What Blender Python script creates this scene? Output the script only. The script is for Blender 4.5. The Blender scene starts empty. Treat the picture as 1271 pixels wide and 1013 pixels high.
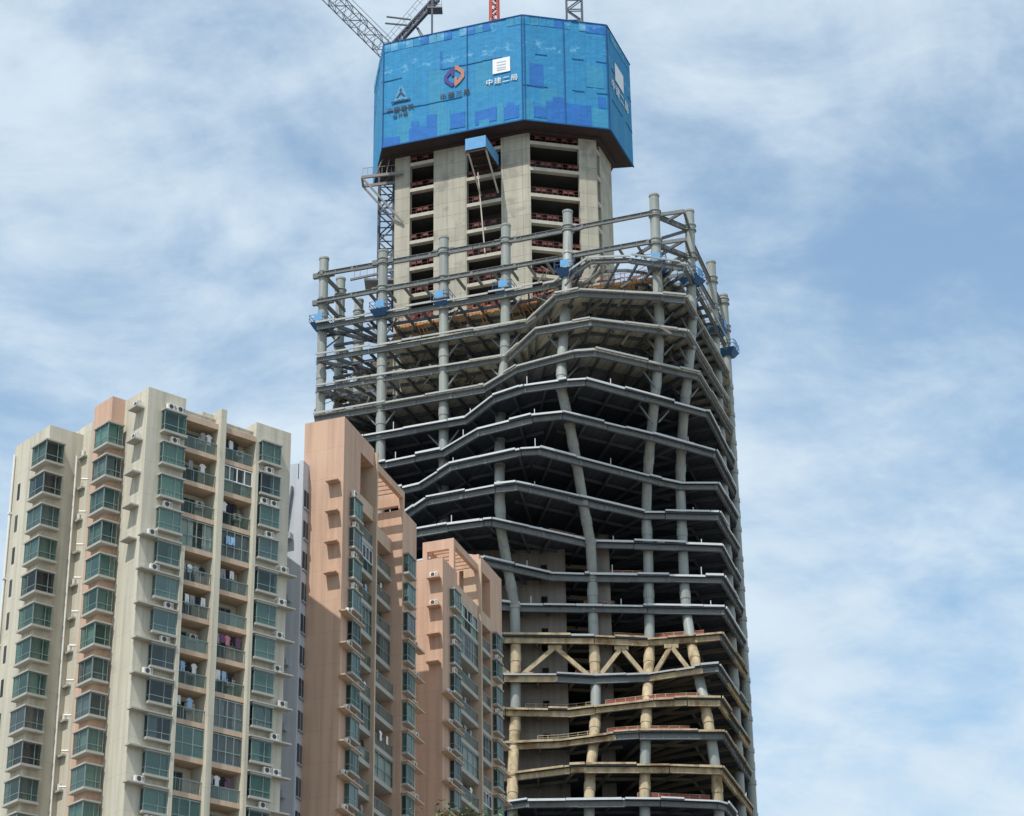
import bpy, math, random
from mathutils import Vector, Matrix, noise as mnoise
random.seed(7)
sc = bpy.context.scene
R = math.radians

# ---------------------------------------------------------------- camera, sky, sun, exposure
def cam_axes(th, roll):
    t, a = R(th), R(roll)
    w = Vector((0, math.cos(t), math.sin(t))); u0 = Vector((0, -math.sin(t), math.cos(t))); r0 = Vector((1, 0, 0))
    return math.cos(a)*r0 + math.sin(a)*u0, math.cos(a)*u0 - math.sin(a)*r0, w
cr, cu, cw = cam_axes(25.6, -0.75)
cd = bpy.data.cameras.new('camera'); cam = bpy.data.objects.new('camera', cd)
sc.collection.objects.link(cam); sc.camera = cam
m = Matrix.Identity(4)
for i in range(3):
    m[i][0], m[i][1], m[i][2] = cr[i], cu[i], -cw[i]
m[2][3] = 1.6
cam.matrix_world = m
cd.sensor_width = 36; cd.lens = 36*2950/1271; cd.clip_start = 0.5; cd.clip_end = 6000

SUN_AZ, SUN_EL = 211, 60
sd = bpy.data.lights.new('sun', 'SUN'); sun = bpy.data.objects.new('sun', sd); sc.collection.objects.link(sun)
sd.energy = 3.4; sd.angle = R(0.55); sd.color = (1.0, 0.95, 0.87)
sv = Vector((math.sin(R(SUN_AZ))*math.cos(R(SUN_EL)), math.cos(R(SUN_AZ))*math.cos(R(SUN_EL)), math.sin(R(SUN_EL))))
sun.rotation_euler = sv.to_track_quat('Z', 'Y').to_euler()
sun.location = (0, 0, 300)

wd = bpy.data.worlds.new('World'); sc.world = wd; wd.use_nodes = True
nt = wd.node_tree; nt.nodes.clear()
def N(t, typ, **kw):
    n = t.nodes.new(typ)
    for k, v in kw.items(): setattr(n, k, v)
    return n
L = nt.links.new
sky = N(nt, 'ShaderNodeTexSky', sky_type='NISHITA', sun_disc=False, sun_elevation=R(SUN_EL), sun_rotation=R(SUN_AZ))
sky.air_density = 1.0; sky.dust_density = 1.0; sky.ozone_density = 0.8
bg1 = N(nt, 'ShaderNodeBackground'); bg1.inputs[1].default_value = 0.15
tint = N(nt, 'ShaderNodeVectorMath', operation='MULTIPLY'); tint.inputs[1].default_value = (0.90, 1.07, 1.04); L(sky.outputs[0], tint.inputs[0]); L(tint.outputs[0], bg1.inputs[0])
tc = N(nt, 'ShaderNodeTexCoord'); sx = N(nt, 'ShaderNodeSeparateXYZ'); L(tc.outputs['Generated'], sx.inputs[0])
def MA(op, a, b=None, c=None, t=nt, clamp=False):
    n = N(t, 'ShaderNodeMath', operation=op); n.use_clamp = clamp
    for i, v in enumerate((a, b, c)):
        if v is None: continue
        if hasattr(v, 'is_linked') or hasattr(v, 'node'): t.links.new(v, n.inputs[i])
        else: n.inputs[i].default_value = v
    return n.outputs[0]
zz = MA('ADD', MA('MAXIMUM', sx.outputs[2], 0.0), 0.45)
cb = N(nt, 'ShaderNodeCombineXYZ')                      # a cloud layer seen in perspective
L(MA('DIVIDE', sx.outputs[0], zz), cb.inputs[0]); L(MA('DIVIDE', sx.outputs[1], zz), cb.inputs[1])
def cloud(scale, det, rough, dist, off, sxy):
    mp = N(nt, 'ShaderNodeMapping'); mp.inputs['Location'].default_value = off; mp.inputs['Scale'].default_value = (sxy[0], sxy[1], 1)
    mp.inputs['Rotation'].default_value = (0, 0, R(sxy[2]))
    L(cb.outputs[0], mp.inputs[0])
    n = N(nt, 'ShaderNodeTexNoise'); n.inputs['Scale'].default_value = scale; n.inputs['Detail'].default_value = det
    n.inputs['Roughness'].default_value = rough; n.inputs['Distortion'].default_value = dist
    L(mp.outputs[0], n.inputs['Vector']); return n.outputs[0]
c1 = cloud(4.6, 10, 0.56, 0.35, (1.4, 5.2, 0), (1.0, 1.1, 12))
c2 = cloud(13.0, 9, 0.62, 0.5, (0.4, 7.3, 0), (0.85, 1.3, 18))
c3 = cloud(8.5, 10, 0.60, 0.5, (5.2, 0.3, 0), (0.9, 1.3, 20))   # drawn out cirrus
hi = MA('MULTIPLY', MA('POWER', MA('ABSOLUTE', MA('SUBTRACT', sx.outputs[2], 0.465, None)), 1.0), 1.35)   # thinner in a band, thicker above and below it
mix = MA('ADD', MA('ADD', MA('ADD', MA('MULTIPLY', c1, 0.95), MA('MULTIPLY', c2, 0.30)), MA('MULTIPLY', c3, 0.45)), MA('SUBTRACT', hi, 0.235))
mr = N(nt, 'ShaderNodeMapRange', interpolation_type='SMOOTHSTEP'); L(mix, mr.inputs[0])
mr.inputs[1].default_value = 0.50; mr.inputs[2].default_value = 0.88; mr.inputs[3].default_value = 0.16; mr.inputs[4].default_value = 0.96
bg2 = N(nt, 'ShaderNodeBackground'); bg2.inputs[1].default_value = 1.0
cc = N(nt, 'ShaderNodeMix', data_type='RGBA'); L(c2, cc.inputs[0])
cc.inputs[6].default_value = (0.45, 0.56, 0.67, 1); cc.inputs[7].default_value = (0.64, 0.735, 0.80, 1)
L(cc.outputs[2], bg2.inputs[0])
ms = N(nt, 'ShaderNodeMixShader'); L(mr.outputs[0], ms.inputs[0]); L(bg1.outputs[0], ms.inputs[1]); L(bg2.outputs[0], ms.inputs[2])
wo = N(nt, 'ShaderNodeOutputWorld'); L(ms.outputs[0], wo.inputs[0])

sc.view_settings.view_transform = 'Standard'; sc.view_settings.look = 'None'
sc.view_settings.exposure = 0.32; sc.view_settings.gamma = 1.0
sc.render.engine = 'CYCLES'
sc.cycles.max_bounces = 6; sc.cycles.diffuse_bounces = 3; sc.cycles.glossy_bounces = 2; sc.cycles.transparent_max_bounces = 10; sc.cycles.transmission_bounces = 2

# ---------------------------------------------------------------- materials
MATS = {}
def mat(name, col, rough=0.8, var=0.12, scale=0.5, streak=0.0, bump=0.0, metal=0.0, spec=0.4, fine=0.0, brick=None, obrand=0.0, joint=0.0, rust=None):
    if name in MATS: return MATS[name]
    mt = bpy.data.materials.new(name); mt.use_nodes = True; t = mt.node_tree; t.nodes.clear()
    out = N(t, 'ShaderNodeOutputMaterial'); bs = N(t, 'ShaderNodeBsdfPrincipled'); t.links.new(bs.outputs[0], out.inputs[0])
    bs.inputs['Roughness'].default_value = rough; bs.inputs['Metallic'].default_value = metal; bs.inputs['Specular IOR Level'].default_value = spec
    co = N(t, 'ShaderNodeTexCoord').outputs['Object']
    def nz(sc_, vec, det=5):
        n = N(t, 'ShaderNodeTexNoise'); n.inputs['Scale'].default_value = sc_; n.inputs['Detail'].default_value = det; n.inputs['Roughness'].default_value = 0.6
        t.links.new(vec, n.inputs['Vector']); return n.outputs[0]
    f = MA('MULTIPLY_ADD', nz(scale, co), 2*var, 1-var, t)
    if fine: f = MA('MULTIPLY', f, MA('MULTIPLY_ADD', nz(6.0, co, 3), 2*fine, 1-fine, t), None, t)
    if streak:
        mp = N(t, 'ShaderNodeMapping'); mp.inputs['Scale'].default_value = (1.6, 1.6, 0.07); t.links.new(co, mp.inputs[0])
        mrr = N(t, 'ShaderNodeMapRange'); t.links.new(nz(1.0, mp.outputs[0], 6), mrr.inputs[0])
        mrr.inputs[1].default_value = 0.42; mrr.inputs[2].default_value = 0.72; mrr.inputs[3].default_value = 1.0; mrr.inputs[4].default_value = 1-streak
        f = MA('MULTIPLY', f, mrr.outputs[0], None, t)
    if obrand:
        oi = N(t, 'ShaderNodeObjectInfo'); f = MA('MULTIPLY', f, MA('MULTIPLY_ADD', oi.outputs['Random'], 2*obrand, 1-obrand, t), None, t)
    if joint:
        s = N(t, 'ShaderNodeSeparateXYZ'); t.links.new(co, s.inputs[0])
        fr = MA('FRACT', MA('DIVIDE', s.outputs[2], joint, None, t), None, None, t)
        f = MA('MULTIPLY', f, MA('MULTIPLY_ADD', MA('LESS_THAN', fr, 0.014, None, t), -0.16, 1.0, t), None, t)
    if brick:
        s = N(t, 'ShaderNodeSeparateXYZ'); t.links.new(co, s.inputs[0]); c = N(t, 'ShaderNodeCombineXYZ')
        t.links.new(MA('MULTIPLY_ADD', s.outputs[1], 0.31, s.outputs[0], t), c.inputs[0]); t.links.new(s.outputs[2], c.inputs[1])
        b = N(t, 'ShaderNodeTexBrick'); t.links.new(c.outputs[0], b.inputs['Vector']); b.inputs['Scale'].default_value = 1
        b.inputs['Brick Width'].default_value = brick[0]; b.inputs['Row Height'].default_value = brick[1]; b.inputs['Mortar Size'].default_value = brick[2]
        b.offset = 0.0
        b.inputs['Color1'].default_value = (1, 1, 1, 1); b.inputs['Color2'].default_value = (brick[3],)*3+(1,); b.inputs['Mortar'].default_value = (brick[4],)*3+(1,)
        f = MA('MULTIPLY', f, b.outputs[0], None, t)
    vm = N(t, 'ShaderNodeVectorMath', operation='SCALE'); vm.inputs[0].default_value = col[:3]; t.links.new(f, vm.inputs['Scale'])
    if rust:
        mk = N(t, 'ShaderNodeMapRange', interpolation_type='SMOOTHSTEP'); t.links.new(nz(rust[2], co, 9), mk.inputs[0])
        mk.inputs[1].default_value = rust[1]; mk.inputs[2].default_value = rust[1]+0.14; mk.inputs[4].default_value = rust[3]
        rm = N(t, 'ShaderNodeMix', data_type='RGBA'); t.links.new(mk.outputs[0], rm.inputs[0]); t.links.new(vm.outputs[0], rm.inputs[6]); rm.inputs[7].default_value = rust[0]+(1,)
        t.links.new(rm.outputs[2], bs.inputs['Base Color'])
    else: t.links.new(vm.outputs[0], bs.inputs['Base Color'])
    if bump:
        bp = N(t, 'ShaderNodeBump'); bp.inputs['Strength'].default_value = bump; bp.inputs['Distance'].default_value = 0.05
        t.links.new(nz(5.0, co, 6), bp.inputs['Height']); t.links.new(bp.outputs[0], bs.inputs['Normal'])
    MATS[name] = mt; return mt
def glassmat(name, tint, refl, mixfac):
    mt = bpy.data.materials.new(name); mt.use_nodes = True; t = mt.node_tree; t.nodes.clear()
    out = N(t, 'ShaderNodeOutputMaterial'); tr = N(t, 'ShaderNodeBsdfTransparent'); tr.inputs[0].default_value = tint+(1,)
    pb = N(t, 'ShaderNodeBsdfPrincipled'); pb.inputs['Base Color'].default_value = refl+(1,); pb.inputs['Roughness'].default_value = 0.06; pb.inputs['IOR'].default_value = 1.95
    co = N(t, 'ShaderNodeTexCoord').outputs['Object']
    n = N(t, 'ShaderNodeTexNoise'); n.inputs['Scale'].default_value = 0.9; t.links.new(co, n.inputs['Vector'])
    bp = N(t, 'ShaderNodeBump'); bp.inputs['Strength'].default_value = 0.12; bp.inputs['Distance'].default_value = 0.1
    t.links.new(n.outputs[0], bp.inputs['Height']); t.links.new(bp.outputs[0], pb.inputs['Normal'])
    oi = N(t, 'ShaderNodeObjectInfo'); fac = MA('MULTIPLY_ADD', oi.outputs['Random'], 0.5, mixfac-0.30, t)
    mx = N(t, 'ShaderNodeMixShader'); t.links.new(fac, mx.inputs[0]); t.links.new(tr.outputs[0], mx.inputs[1]); t.links.new(pb.outputs[0], mx.inputs[2])
    t.links.new(mx.outputs[0], out.inputs[0]); MATS[name] = mt; return mt
CREAM = mat('cream_render', (0.59, 0.555, 0.455), 0.9, 0.08, 0.22, streak=0.30, bump=0.2, fine=0.04, joint=2.95, rust=((0.36, 0.33, 0.27), 0.60, 0.35, 0.45))
PINKW = mat('pink_render', (0.60, 0.40, 0.295), 0.9, 0.08, 0.25, streak=0.2, bump=0.2, fine=0.04)
PINKB = mat('pink_band', (0.56, 0.42, 0.31), 0.9, 0.08, 0.5, streak=0.2, fine=0.04)
ORANGE = mat('orange_render', (0.59, 0.395, 0.29), 0.9, 0.08, 0.2, streak=0.26, bump=0.2, fine=0.04, joint=2.95, rust=((0.40, 0.25, 0.18), 0.60, 0.3, 0.4))
GREYW = mat('grey_white_render', (0.50, 0.53, 0.58), 0.9, 0.06, 0.3, streak=0.15, fine=0.03)
GREYL = mat('grey_ledge', (0.34, 0.36, 0.40), 0.9, 0.08, 0.5)
SILL = mat('sill_paint', (0.42, 0.41, 0.37), 0.85, 0.12, 0.8, streak=0.1, fine=0.05)
FRAME = mat('aluminium_frame', (0.24, 0.30, 0.285), 0.45, 0.08, 1.0, metal=0.3)
FRAMEW = mat('white_frame', (0.75, 0.78, 0.80), 0.5, 0.05, 1.0)
DARKIN = mat('unlit_interior', (0.045, 0.055, 0.06), 0.9, 0.4, 0.7, obrand=0.4)  # near-black colour stands in for unlit rooms behind windows and doors
ROOMW = mat('balcony_wall', (0.56, 0.53, 0.44), 0.9, 0.1, 0.6)
CURT = mat('curtain_fabric', (0.56, 0.57, 0.52), 0.9, 0.15, 1.5, obrand=0.45)
ACW = mat('ac_casing', (0.72, 0.71, 0.66), 0.5, 0.08, 2.0, fine=0.05, obrand=0.12)
ACD = mat('ac_fan', (0.06, 0.06, 0.06), 0.6, 0.3, 5.0)
PIPE = mat('white_pipe', (0.78, 0.76, 0.72), 0.5, 0.08, 0.8)
GLASS = glassmat('teal_glass', (0.52, 0.70, 0.65), (0.085, 0.185, 0.168), 0.48)
GLASSD = glassmat('dark_glass', (0.48, 0.57, 0.58), (0.055, 0.085, 0.095), 0.42)
GLASSR = glassmat('railing_glass', (0.66, 0.77, 0.72), (0.13, 0.19, 0.17), 0.36)
GLASSM = glassmat('grey_teal_glass', (0.52, 0.66, 0.64), (0.08, 0.145, 0.145), 0.46)
GLASSC = glassmat('clear_glass', (0.72, 0.78, 0.78), (0.08, 0.10, 0.11), 0.30)
STEEL = mat('primed_steel', (0.16, 0.175, 0.177), 0.6, 0.22, 0.5, streak=0.2, fine=0.12, rust=((0.13, 0.10, 0.075), 0.60, 0.8, 0.6))
STEELC = mat('column_steel', (0.33, 0.355, 0.335), 0.55, 0.14, 0.45, streak=0.3, fine=0.1, rust=((0.20, 0.185, 0.15), 0.60, 0.55, 0.55))
LIPG = mat('dull_edge', (0.40, 0.42, 0.42), 0.6, 0.2, 0.6, fine=0.1)
STEELD = mat('shaded_floor_steel', (0.09, 0.105, 0.125), 0.7, 0.2, 0.6, fine=0.06)  # beam steel darkened, the shade under the floors is in its colour
LIPM = mat('galvanised_edge', (0.60, 0.63, 0.645), 0.5, 0.14, 0.6, fine=0.08)
FIREP = mat('tan_fireproofing', (0.51, 0.415, 0.27), 0.95, 0.3, 0.55, streak=0.4, bump=0.4, fine=0.12, rust=((0.22, 0.14, 0.065), 0.51, 0.42, 0.85))
FIRED = mat('tan_floor_steel', (0.20, 0.175, 0.13), 0.95, 0.3, 0.55, fine=0.1)
DECKM = mat('shaded_deck_soffit', (0.065, 0.078, 0.098), 0.8, 0.25, 0.25, fine=0.08, brick=(1.1, 2.9, 0.06, 0.9, 0.55))  # deck made near-black, deep shade under the lower floors painted in
DECKP = mat('lit_deck_soffit', (0.50, 0.475, 0.40), 0.8, 0.25, 0.3, fine=0.08, brick=(1.1, 2.9, 0.06, 0.85, 0.5))  # same deck made pale, light on the upper undersides painted in
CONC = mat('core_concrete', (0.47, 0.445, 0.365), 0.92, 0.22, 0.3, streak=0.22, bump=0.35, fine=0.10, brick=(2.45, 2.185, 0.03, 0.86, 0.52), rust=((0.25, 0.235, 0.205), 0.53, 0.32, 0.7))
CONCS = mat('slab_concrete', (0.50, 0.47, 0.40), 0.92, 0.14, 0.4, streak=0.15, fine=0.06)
CONCL = mat('lower_core_concrete', (0.255, 0.23, 0.20), 0.95, 0.2, 0.25, streak=0.3, fine=0.06, brick=(2.45, 2.2, 0.02, 0.88, 0.7))  # darker, browner version of the core concrete for the lower walls
DARKC = mat('core_shade_concrete', (0.06, 0.06, 0.06), 0.95, 0.2, 0.3)  # concrete darkened so its colour carries the shade inside the core
REDR = mat('red_guard_rail', (0.26, 0.06, 0.05), 0.7, 0.25, 1.0)
RUST = mat('rusty_formwork', (0.48, 0.22, 0.09), 0.85, 0.4, 0.8, fine=0.2)
TIMB = mat('brown_timber', (0.055, 0.04, 0.042), 0.9, 0.3, 0.7)
REDD = mat('core_rail_brown_red', (0.15, 0.05, 0.042), 0.8, 0.3, 1.0)
def netmat(name, col, pale, amt):
    """woven netting: sag folds, dust, and worn pale rags in the band where it is oldest and along its top"""
    mt = mat(name, col, 0.8, 0.10, 0.3, streak=0.10, fine=0.12, brick=(0.9, 0.9, 0.03, 0.96, 0.84)); t = mt.node_tree
    bs = [n for n in t.nodes if n.type == 'BSDF_PRINCIPLED'][0]; src = bs.inputs['Base Color'].links[0].from_socket
    co = N(t, 'ShaderNodeTexCoord').outputs['Object']; s_ = N(t, 'ShaderNodeSeparateXYZ'); t.links.new(co, s_.inputs[0]); z = s_.outputs[2]
    def band(c, w): return MA('MAXIMUM', MA('SUBTRACT', 1.0, MA('ABSOLUTE', MA('DIVIDE', MA('SUBTRACT', z, c, t=t), w, t=t), t=t), t=t), 0.0, t=t)
    mp = N(t, 'ShaderNodeMapping'); mp.inputs['Scale'].default_value = (1.0, 1.0, 1.5); t.links.new(co, mp.inputs[0])
    n = N(t, 'ShaderNodeTexNoise'); n.inputs['Scale'].default_value = 0.62; n.inputs['Detail'].default_value = 10; n.inputs['Roughness'].default_value = 0.72; t.links.new(mp.outputs[0], n.inputs['Vector'])
    m_ = MA('ADD', n.outputs[0], MA('MULTIPLY', MA('ADD', band(13.0, 1.7), MA('MULTIPLY', band(18.0, 2.2), 1.3, t=t), t=t), 0.135, t=t), t=t)
    mk = N(t, 'ShaderNodeMapRange', interpolation_type='SMOOTHSTEP'); t.links.new(m_, mk.inputs[0]); mk.inputs[1].default_value = 0.62; mk.inputs[2].default_value = 0.72; mk.inputs[4].default_value = amt
    rm = N(t, 'ShaderNodeMix', data_type='RGBA'); t.links.new(mk.outputs[0], rm.inputs[0]); t.links.new(src, rm.inputs[6]); rm.inputs[7].default_value = pale+(1,)
    t.links.new(rm.outputs[2], bs.inputs['Base Color'])
    bp = N(t, 'ShaderNodeBump'); bp.inputs['Strength'].default_value = 0.5; bp.inputs['Distance'].default_value = 0.25
    n2 = N(t, 'ShaderNodeTexNoise'); n2.inputs['Scale'].default_value = 0.8; n2.inputs['Detail'].default_value = 6; t.links.new(co, n2.inputs['Vector'])
    t.links.new(n2.outputs[0], bp.inputs['Height']); t.links.new(bp.outputs[0], bs.inputs['Normal']); return mt
NET = netmat('teal_net', (0.028, 0.25, 0.50), (0.17, 0.43, 0.66), 0.75)
NETG = netmat('teal_net_worn', (0.04, 0.27, 0.47), (0.17, 0.43, 0.64), 0.7)
NETB = netmat('royal_net', (0.022, 0.16, 0.50), (0.08, 0.30, 0.60), 0.6)
NETL = netmat('pale_net', (0.09, 0.33, 0.55), (0.24, 0.5, 0.7), 0.7)
SEAM = mat('net_seam', (0.01, 0.09, 0.27), 0.8, 0.2, 1.0)
BLUEP = mat('blue_platform_paint', (0.03, 0.105, 0.23), 0.6, 0.3, 0.8, rust=((0.09, 0.08, 0.08), 0.58, 1.5, 0.6))
BLUEL = mat('light_blue_sheet', (0.11, 0.33, 0.60), 0.6, 0.25, 1.0)
WHITES = mat('white_sign', (0.75, 0.78, 0.80), 0.6, 0.06, 1.0)
INKD = mat('dark_ink', (0.015, 0.05, 0.13), 0.7, 0.1, 1.0)
INKB = mat('brown_ink', (0.07, 0.075, 0.10), 0.7, 0.1, 1.0)
INKO = mat('orange_ink', (0.42, 0.20, 0.15), 0.7, 0.15, 1.0)
INKV = mat('violet_ink', (0.055, 0.045, 0.24), 0.7, 0.15, 1.0)
CRANE = mat('crane_dark_steel', (0.07, 0.085, 0.12), 0.6, 0.2, 0.8)
CRANEG = mat('crane_grey_steel', (0.17, 0.18, 0.20), 0.6, 0.2, 0.8)
CRANER = mat('crane_red_steel', (0.45, 0.07, 0.045), 0.6, 0.15, 0.8)
DIRT = mat('ground_earth', (0.16, 0.145, 0.12), 0.95, 0.3, 0.05, fine=0.1)
ASPH = mat('asphalt', (0.05, 0.05, 0.052), 0.9, 0.2, 0.3, fine=0.1)
BARK = mat('bark', (0.10, 0.075, 0.05), 0.95, 0.3, 2.0, bump=0.5)
LEAF = mat('leaf', (0.06, 0.12, 0.025), 0.6, 0.45, 0.9, fine=0.2)
LEAF2 = mat('leaf_light', (0.11, 0.17, 0.03), 0.6, 0.4, 0.9, fine=0.2)
CLOTHS = [mat('cloth_white', (0.75, 0.75, 0.76), 0.95, 0.05), mat('cloth_black', (0.02, 0.02, 0.028), 0.95, 0.1), mat('cloth_pink', (0.60, 0.22, 0.32), 0.95, 0.1),
          mat('cloth_blue', (0.30, 0.48, 0.70), 0.95, 0.1), mat('cloth_grey', (0.30, 0.30, 0.32), 0.95, 0.1), mat('cloth_purple', (0.16, 0.08, 0.16), 0.95, 0.1)]
CLN = ['white', 'black', 'pink', 'pale blue', 'grey', 'dark purple']

# ---------------------------------------------------------------- mesh helpers
COL = sc.collection
class MB:
    def __init__(s, M=None): s.v = []; s.f = []; s.m = []; s.M = M or (lambda x, y, z: (x, y, z))
    def add(s, pts, faces, mi=0):
        b = len(s.v); s.v += [s.M(*p) for p in pts]; s.f += [tuple(b+i for i in f) for f in faces]; s.m += [mi]*len(faces)
    def box(s, x0, x1, y0, y1, z0, z1, mi=0):
        s.add([(x0,y0,z0),(x1,y0,z0),(x1,y1,z0),(x0,y1,z0),(x0,y0,z1),(x1,y0,z1),(x1,y1,z1),(x0,y1,z1)],
              [(0,3,2,1),(4,5,6,7),(0,1,5,4),(1,2,6,5),(2,3,7,6),(3,0,4,7)], mi)
    def bar(s, p, q, w, h=None, mi=0):
        h = h or w; p, q = Vector(p), Vector(q); d = (q-p)
        if d.length < 1e-6: return
        d.normalize(); a = Vector((0,0,1)) if abs(d.z) < 0.95 else Vector((1,0,0))
        x = d.cross(a).normalized(); y = x.cross(d).normalized()
        pts = [c+x*(i*w/2)+y*(j*h/2) for c in (p, q) for i, j in ((-1,-1),(1,-1),(1,1),(-1,1))]
        s.add([tuple(c) for c in pts], [(0,3,2,1),(4,5,6,7),(0,1,5,4),(1,2,6,5),(2,3,7,6),(3,0,4,7)], mi)
    def tube(s, p, q, r, n=12, mi=0, r2=None, caps=True):
        r2 = r if r2 is None else r2; p, q = Vector(p), Vector(q); d = (q-p).normalized()
        a = Vector((0,0,1)) if abs(d.z) < 0.9 else Vector((1,0,0)); x = d.cross(a).normalized(); y = d.cross(x)
        pts = [tuple(c+(x*math.cos(6.28318*i/n)+y*math.sin(6.28318*i/n))*rr) for c, rr in ((p, r), (q, r2)) for i in range(n)]
        fs = [(i, (i+1) % n, n+(i+1) % n, n+i) for i in range(n)]
        if caps: fs += [tuple(range(n))[::-1], tuple(range(n, 2*n))]
        s.add(pts, fs, mi)
    def prism(s, poly, z0, z1, mi=0):
        n = len(poly)
        s.add([(x,y,z0) for x,y in poly]+[(x,y,z1) for x,y in poly], [tuple(range(n))[::-1], tuple(range(n, 2*n))]+[(i,(i+1)%n,n+(i+1)%n,n+i) for i in range(n)], mi)
def obj(name, mb, mats, parent=None, loc=(0,0,0), smooth=False):
    me = bpy.data.meshes.new(name); me.from_pydata([tuple(v) for v in mb.v], [], mb.f)
    if not isinstance(mats, (list, tuple)): mats = [mats]
    for mm in mats: me.materials.append(mm)
    me.polygons.foreach_set('material_index', mb.m)
    if smooth: me.polygons.foreach_set('use_smooth', [True]*len(me.polygons))
    me.update()
    o = bpy.data.objects.new(name, me); COL.objects.link(o); o.location = loc
    if parent: o.parent = parent
    return o
def thing(name, label, cat, loc=(0,0,0), group=None):
    o = bpy.data.objects.new(name, None); COL.objects.link(o); o.location = loc; o.empty_display_size = 0.5
    o['label'] = label; o['category'] = cat
    if group: o['group'] = group
    return o
def tag(o, label, cat, group=None):
    o['label'] = label; o['category'] = cat
    if group: o['group'] = group
    return o
def copy_tree(o, parent=None):
    c = o.copy(); COL.objects.link(c)
    if parent: c.parent = parent
    for ch in list(o.children):
        if ch.name in bpy.data.objects: copy_tree(ch, c)
    return c
def az(a): return Vector((math.sin(R(a)), math.cos(R(a)), 0))
def frame(ex, ey): return lambda x, y, z: (ex.x*x+ey.x*y, ex.y*x+ey.y*y, z)
ORD = ['topmost', 'second', 'third', 'fourth', 'fifth', 'sixth', 'seventh', 'eighth', 'ninth', 'tenth', 'eleventh', 'twelfth', 'thirteenth', 'fourteenth']

# ---------------------------------------------------------------- ground
g = MB(); g.add([(-3000,-3000,0),(3000,-3000,0),(3000,3000,0),(-3000,3000,0)], [(0,1,2,3)])
o = obj('ground', g, DIRT); o['kind'] = 'structure'
g = MB(); g.box(-400, 400, 14, 30, -0.2, 0.004); o = obj('road', g, ASPH); o['kind'] = 'structure'
g = MB(); g.box(-400, 400, 30.0, 34, -0.2, 0.13); o = obj('pavement', g, GREYL); o['kind'] = 'structure'

# ---------------------------------------------------------------- bay windows, balconies, air conditioners
H = 2.95
def bay_straight(M, w, d):
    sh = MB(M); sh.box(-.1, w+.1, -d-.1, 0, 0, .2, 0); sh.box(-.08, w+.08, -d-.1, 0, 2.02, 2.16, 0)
    sh.box(0.04, w-.04, -0.03, 0.0, .2, 2.02, 1)  # dark sheet on the wall stands in for an unlit room
    fr = MB(M); t = .055
    for x in (0, w*.62, w-t): fr.box(x, x+t, -d, -d+t, .2, 2.02)
    fr.box(0, t, -t, -.031, .2, 2.02); fr.box(w-t, w, -t, -.031, .2, 2.02)
    for z in (.2, .72, 1.95):
        fr.box(t, w*.62, -d+.005, -d+t-.01, z, z+t); fr.box(w*.62+t, w-t, -d+.005, -d+t-.01, z, z+t)
        fr.box(.005, t-.01, -d+t, -t, z, z+t); fr.box(w-t+.01, w-.005, -d+t, -t, z, z+t)
    gl = MB(M); gl.add([(.03,-d+.03,.2),(w-.03,-d+.03,.2),(w-.03,-d+.03,2.02),(.03,-d+.03,2.02),(.03,-.04,.2),(w-.03,-.04,.2),(w-.03,-.04,2.02),(.03,-.04,2.02)], [(0,1,2,3),(4,0,3,7),(1,5,6,2)])
    return sh, fr, gl
def bay_corner(M, a, b, d):          # wraps a convex corner at 0,0: a along x, b along y
    sh = MB(M)
    for z0, z1, e in ((0, .2, .1), (2.02, 2.16, .1)):
        sh.prism([(-d-e, -d-e), (a+.08, -d-e), (a+.08, 0), (0, 0), (0, b+.08), (-d-e, b+.08)], z0, z1, 0)
    sh.box(0, a-.04, -0.03, 0.0, .2, 2.02, 1); sh.box(-.03, 0, 0, b-.04, .2, 2.02, 1)  # dark sheets on both walls, painted depth of an unlit room
    fr = MB(M); t = .055
    fr.box(-d, -d+t*1.4, -d, -d+t*1.4, .2, 2.02)
    for x in (a*.5, a-t): fr.box(x, x+t, -d, -d+t, .2, 2.02)
    for y in (b*.45, b-t): fr.box(-d, -d+t, y, y+t, .2, 2.02)
    for z in (.2, .72, 1.95):
        for x0, x1 in ((-d+t*1.4, a*.5), (a*.5+t, a-t)): fr.box(x0, x1, -d+.005, -d+t-.01, z, z+t)
        for y0, y1 in ((-d+t*1.4, b*.45), (b*.45+t, b-t)): fr.box(-d+.005, -d+t-.01, y0, y1, z, z+t)
    gl = MB(M); q = -d+.03
    gl.add([(q,q,.2),(a-.03,q,.2),(a-.03,q,2.02),(q,q,2.02),(q,b-.03,.2),(q,b-.03,2.02),(a-.03,-.04,.2),(a-.03,-.04,2.02),(-.04,b-.03,.2),(-.04,b-.03,2.02)],
           [(0,1,2,3),(4,0,3,5),(1,6,7,2),(8,4,5,9)])
    return sh, fr, gl
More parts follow.
